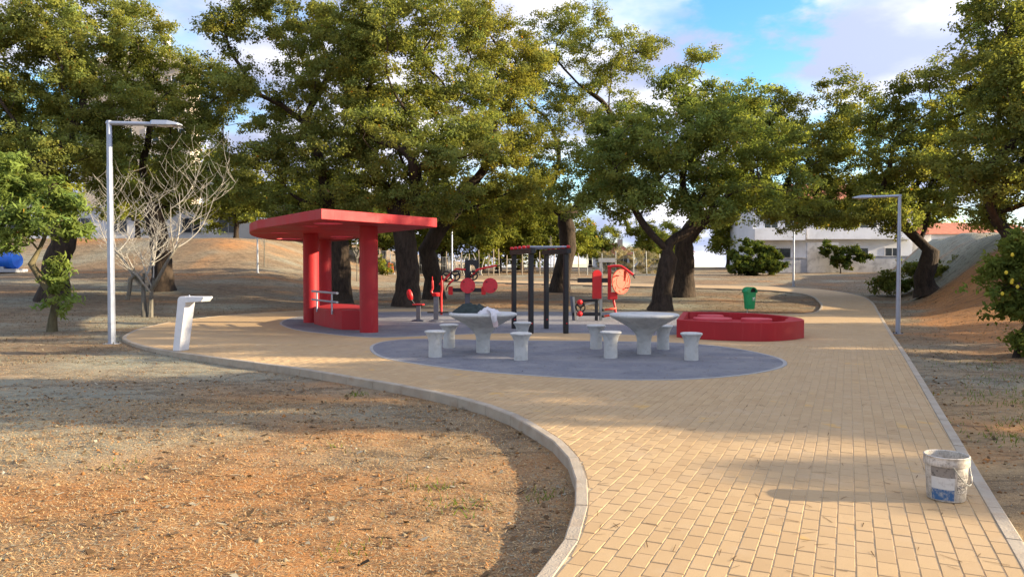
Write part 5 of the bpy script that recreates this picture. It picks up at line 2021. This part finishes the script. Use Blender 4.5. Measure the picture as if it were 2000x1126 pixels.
# wooden post fence
pf = thing('post_fence', 'fence of thin weathered wooden posts and wires', 'fence', (0, 62.0, 0))
rp = random.Random(12)
px_ = -5.4
prev = None
wires = []
while px_ < 13.0:
    yy = 0.35 * math.sin(px_) + rp.uniform(-0.2, 0.2)
    zb = ground_at(px_, 62 + yy) - 0.1
    h = rp.uniform(1.5, 2.3) if px_ < 6 else rp.uniform(1.7, 2.1)
    mb = MB()
    lean = rp.uniform(-0.08, 0.08)
    mb.tube([(px_, yy, zb), (px_ + lean * 0.5, yy, zb + h * 0.5), (px_ + lean, yy, zb + h)], [0.055, 0.05, 0.042] if px_ < 6 else [0.035] * 3, 6)
    mb.build('post', 'wood_post' if px_ < 6 else 'wire', pf)
    cur = Vector((px_, yy, zb))
    if prev is not None:
        wires.append((prev, cur))
    prev = cur
    px_ += rp.uniform(0.42, 0.85) if px_ < 6 else rp.uniform(1.0, 1.4)
for zz in (0.5, 0.95, 1.4):
    mb = MB()
    for a, b in wires:
        mb.tube([a + Vector((0, 0, zz)), b + Vector((0, 0, zz))], 0.012, 4, caps=False)
    mb.build('wire', 'wire', pf)
# jumble of pale branches by the fence
for i in range(9):
    mb = MB()
    x = rp.uniform(-5.2, -2.4)
    zb = ground_at(x, 61.5)
    L = rp.uniform(1.2, 2.2)
    dx = rp.uniform(-0.9, 0.9)
    mb.tube([(x, -0.6, zb), (x + dx * 0.5, -0.6, zb + L * 0.5), (x + dx, -0.5, zb + L * 0.85)], [0.05, 0.045, 0.03], 5)
    mb.build('prop_branch', 'twig_pale', pf)

# wire panel fence
wf = thing('panel_fence', 'grey wire panel fence behind the big trunk', 'fence', (-9.0, 60.5, 0))
for k in range(5):
    x0 = -2.2 + k * 1.55
    zb = ground_at(-9 + x0, 60.5)
    mb = MB()
    for q in range(13):
        xx = x0 + 1.5 * q / 12
        mb.tube([(xx, 0, zb + 0.05), (xx, 0, zb + 1.5)], 0.012 if q % 12 else 0.035, 4)
    for zz in (0.1, 0.8, 1.5):
        mb.tube([(x0, 0.015, zb + zz), (x0 + 1.5, 0.015, zb + zz)], 0.016, 4)
    mb.build('panel', 'wire', wf)
# orange barrier by the panel fence
ob = thing('barrier', 'small orange plastic barrier leaning by the wire panel fence', 'barrier', (-9.6, 59.0, ground_at(-9.6, 59)))
mb = MB()
mb.box((0, 0, 0.45), (0.16, 0.12, 0.9), ry=rad(12), bev=0.02)
mb.box((0.32, 0.0, 0.42), (0.14, 0.12, 0.85), ry=rad(-8), bev=0.02)
mb.box((0.16, 0.0, 0.72), (0.42, 0.09, 0.14), bev=0.02)
mb.build('frame', 'orange', ob)
mb = MB()
mb.box((0.15, 0, 0.04), (0.7, 0.35, 0.08), bev=0.02)
mb.build('foot', 'grey_slab', ob)

# blue tank at the left
bt = thing('tank', 'bright blue rounded tank on a pale base behind the sapling', 'tank', (-30.5, 44.0, ground_at(-30.5, 44.0) + 0.02))
bt.scale = (1, 1, 0.82)
mb = MB()
mb.lathe([(0.02, -1.9), (0.5, -1.88), (0.63, -1.75), (0.64, 0), (0.63, 1.75), (0.5, 1.88), (0.02, 1.9)], 28, (0, 0, 0.85), axis='X')
tk = mb.build('body', 'blue', bt)
mb = MB()
for x in (-1.0, 0.0, 1.0):
    mb.lathe([(0.645, x - 0.03), (0.665, x - 0.02), (0.665, x + 0.02), (0.645, x + 0.03)], 28, (0, 0, 0.85), axis='X', cap=False)
mb.build('band', 'blue', tk)
mb = MB()
mb.box((0, 0, 0.12), (4.2, 1.2, 0.24), bev=0.02)
mb.box((-1.3, 0, 0.3), (0.2, 1.1, 0.2))
mb.box((1.3, 0, 0.3), (0.2, 1.1, 0.2))
mb.build('base', 'grey_slab', bt)

# ------------------------------------------------------------------ ground litter
rng = np.random.default_rng(5)


def scatter_pts(n, x0, x1, y0, y1, keep, dens_pow=1.0):
    x = rng.uniform(x0, x1, n)
    y = y0 + (y1 - y0) * rng.random(n) ** dens_pow
    Pn = np.stack([x, y], 1)
    ok = np.abs(x) < 0.72 * y + 0.3
    Pn = Pn[ok]
    i_ = inside_np(Pn, PATH)
    d_, _ = seg_dist_np(Pn, PATH)
    return Pn[(~i_ & (d_ > 0.03)) if keep == 'soil' else (i_ & (d_ > 0.12))]


def blades(Pn, zoff, L, W, tilt, cols, probs, name, mat, label, cat, parent=None, stand=False):
    M = len(Pn)
    z = np.array([ground_at(a, b) for a, b in Pn]) + zoff if zoff is not None else np.full(M, 0.003)
    c = np.column_stack([Pn, z])
    a = rng.uniform(0, 2 * PI, M)
    el = rng.normal(0, tilt, M) if not stand else rng.uniform(0.7, 1.45, M)
    d = np.column_stack([np.cos(a) * np.cos(el), np.sin(a) * np.cos(el), np.abs(np.sin(el)) if stand else np.sin(el)])
    up = np.array([0, 0, 1.0]) if not stand else rng.normal(size=(M, 3))
    s = np.cross(d, up)
    s /= np.linalg.norm(s, axis=1)[:, None] + 1e-9
    k = rng.uniform(0.5, 1.5, (M, 1))
    l, w = L * k, W * rng.uniform(0.6, 1.4, (M, 1))
    zz = np.array([0, 0, 1.0])
    p0 = c - (d * l * 0.5 if not stand else 0)
    p1 = p0 + d * l
    V = np.stack([p0 - s * w * .5, p0 + s * w * .5, p1 + s * w * (.3 if not stand else .05), p1 - s * w * (.3 if not stand else .05)], 1).reshape(-1, 3)
    F = np.arange(M * 4).reshape(M, 4)
    ci = rng.choice(len(cols), M, p=probs)
    T = np.ones((M, 4))
    T[:, :3] = np.array(cols)[ci] * rng.uniform(0.7, 1.25, (M, 1))
    o = np_mesh(name, V, F, mat, parent, np.repeat(T, 4, 0))
    if label:
        tag(o, label, cat, kind='stuff')
    return o


straw_cols = [(0.56, 0.39, 0.20), (0.42, 0.26, 0.12), (0.33, 0.33, 0.25), (0.17, 0.11, 0.06), (0.47, 0.22, 0.08)]
Pn = np.concatenate([scatter_pts(130000, -7, 0.5, 3.2, 9.5, 'soil', 1.3), scatter_pts(42000, -9, 0, 8.0, 16, 'soil'), scatter_pts(30000, 2.5, 10.5, 3.6, 15, 'soil')])
blades(Pn, 0.005, 0.025, 0.0045, 0.28, straw_cols, [0.34, 0.22, 0.18, 0.12, 0.14], 'straw', 'straw', 'straw and mulch bits covering the bare soil', 'straw')
Pn = np.concatenate([scatter_pts(60000, -26, 0, 13, 44, 'soil', 1.3), scatter_pts(16000, -8, 15, 28, 46, 'soil'), scatter_pts(40000, 7, 26, 12, 45, 'soil', 1.2), scatter_pts(30000, 15, 40, 28, 62, 'soil'), scatter_pts(16000, -30, -12, 40, 54, 'soil')])
blades(Pn, 0.008, 0.075, 0.013, 0.3, [(0.25, 0.19, 0.115), (0.20, 0.205, 0.15), (0.11, 0.08, 0.05), (0.30, 0.27, 0.18), (0.27, 0.13, 0.06)], [0.25, 0.33, 0.2, 0.12, 0.10], 'mulch', 'straw', 'coarse mulch and dry stalks over the farther ground', 'mulch')
# clods
Pn = np.concatenate([scatter_pts(2600, -7, 0.5, 3.2, 11, 'soil', 1.2), scatter_pts(2500, 2.5, 8, 3.6, 11, 'soil')])
M = len(Pn)
z = np.array([ground_at(a, b) for a, b in Pn])
sz = rng.gamma(2.0, 0.0033, (M, 1)) + 0.004
base = np.array([(1, 0, 0), (0, 1, 0), (-1, 0, 0), (0, -1, 0), (0, 0, 0.8), (0, 0, -0.8)], float)
jit = base[None] * rng.uniform(0.6, 1.4, (M, 6, 1)) * sz[:, :, None]
V = (np.column_stack([Pn, z + 0.002])[:, None, :] + jit).reshape(-1, 3)
tri = np.array([(0, 1, 4), (1, 2, 4), (2, 3, 4), (3, 0, 4), (1, 0, 5), (2, 1, 5), (3, 2, 5), (0, 3, 5)])
F = (np.arange(M)[:, None, None] * 6 + tri[None]).reshape(-1, 3)
cc_ = np.array([(0.30, 0.17, 0.085), (0.40, 0.19, 0.07), (0.36, 0.28, 0.17), (0.18, 0.11, 0.06), (0.40, 0.36, 0.29)])[rng.choice(5, M, p=[.3, .3, .2, .15, .05])] * rng.uniform(0.7, 1.2, (M, 1))
T = np.repeat(np.column_stack([cc_, np.ones(M)]), 6, 0)
tag(np_mesh('soil_clods', V, F, 'straw', None, T), 'small clods and crumbs of soil', 'soil', kind='stuff')
# grass tufts
tuft = []
for (x, y, n, s) in [(4.6, 6.9, 120, .22), (5.3, 7.6, 160, .3), (5.9, 8.9, 160, .35), (6.3, 9.3, 200, .4), (7.0, 10.4, 150, .4), (-0.35, 5.1, 50, .12), (-0.6, 5.6, 40, .1), (-2.0, 9.85, 60, .1), (-0.9, 4.3, 25, .1),
                     (-3.2, 6.2, 25, .15), (0.2, 5.35, 40, .08), (-1.6, 6.8, 20, .12), (4.9, 6.2, 80, .2), (7.8, 12.2, 140, .5), (6.1, 7.3, 120, .4)]:
    q = rng.normal(size=(n, 2)) * s * np.array([1, 0.8]) + np.array([x, y])
    tuft.append(q)
tuft = np.concatenate(tuft)
tuft = tuft[~inside_np(tuft, PATH)]
blades(tuft, -0.004, 0.055, 0.008, 0.3, [(1, 1, 1), (1.35, 1.1, 0.8), (0.8, 0.9, 0.9)], [0.5, 0.3, 0.2], 'grass', 'grass', 'sparse sprouting grass tufts on the soil', 'grass', stand=True)
# twigs and dry leaves on the paving
Pn = np.concatenate([scatter_pts(420, -1, 4.5, 3.6, 9.5, 'path'), scatter_pts(160, -6, 6, 9, 16, 'path')])
e_in = inside_np(Pn, E1o)
Pn = Pn[~e_in]
blades(Pn, None, 0.085, 0.0045, 0.03, [(0.11, 0.07, 0.04), (0.16, 0.10, 0.055), (0.07, 0.045, 0.03)], [0.5, 0.3, 0.2], 'leaf_litter', 'straw', 'dry twigs and needles lying on the pavers', 'litter')
Pn = scatter_pts(900, -3, 5, 10, 17, 'path')
Pn = Pn[inside_np(Pn, E1o) & (seg_dist_np(Pn, E1o)[0] > 0.08)]
o = blades(Pn, None, 0.05, 0.012, 0.03, [(0.10, 0.065, 0.04), (0.24, 0.17, 0.09), (0.06, 0.045, 0.03)], [0.5, 0.2, 0.3], 'leaf_litter', 'straw', 'dry leaf bits on the grey rubber round the tables', 'litter')
o.location.z = 0.007
Pn = np.concatenate([scatter_pts(1500, -7, 0.5, 3.2, 12, 'soil'), scatter_pts(700, 2.5, 10, 3.6, 14, 'soil'), scatter_pts(2500, -22, 14, 22, 40, 'soil')])
blades(Pn, 0.010, 0.05, 0.032, 0.35, [(0.16, 0.10, 0.055), (0.28, 0.20, 0.11), (0.10, 0.07, 0.045), (0.34, 0.30, 0.22)], [0.35, 0.25, 0.25, 0.15], 'dead_leaves', 'straw', 'curled dead oak leaves scattered over the bare soil', 'leaves')
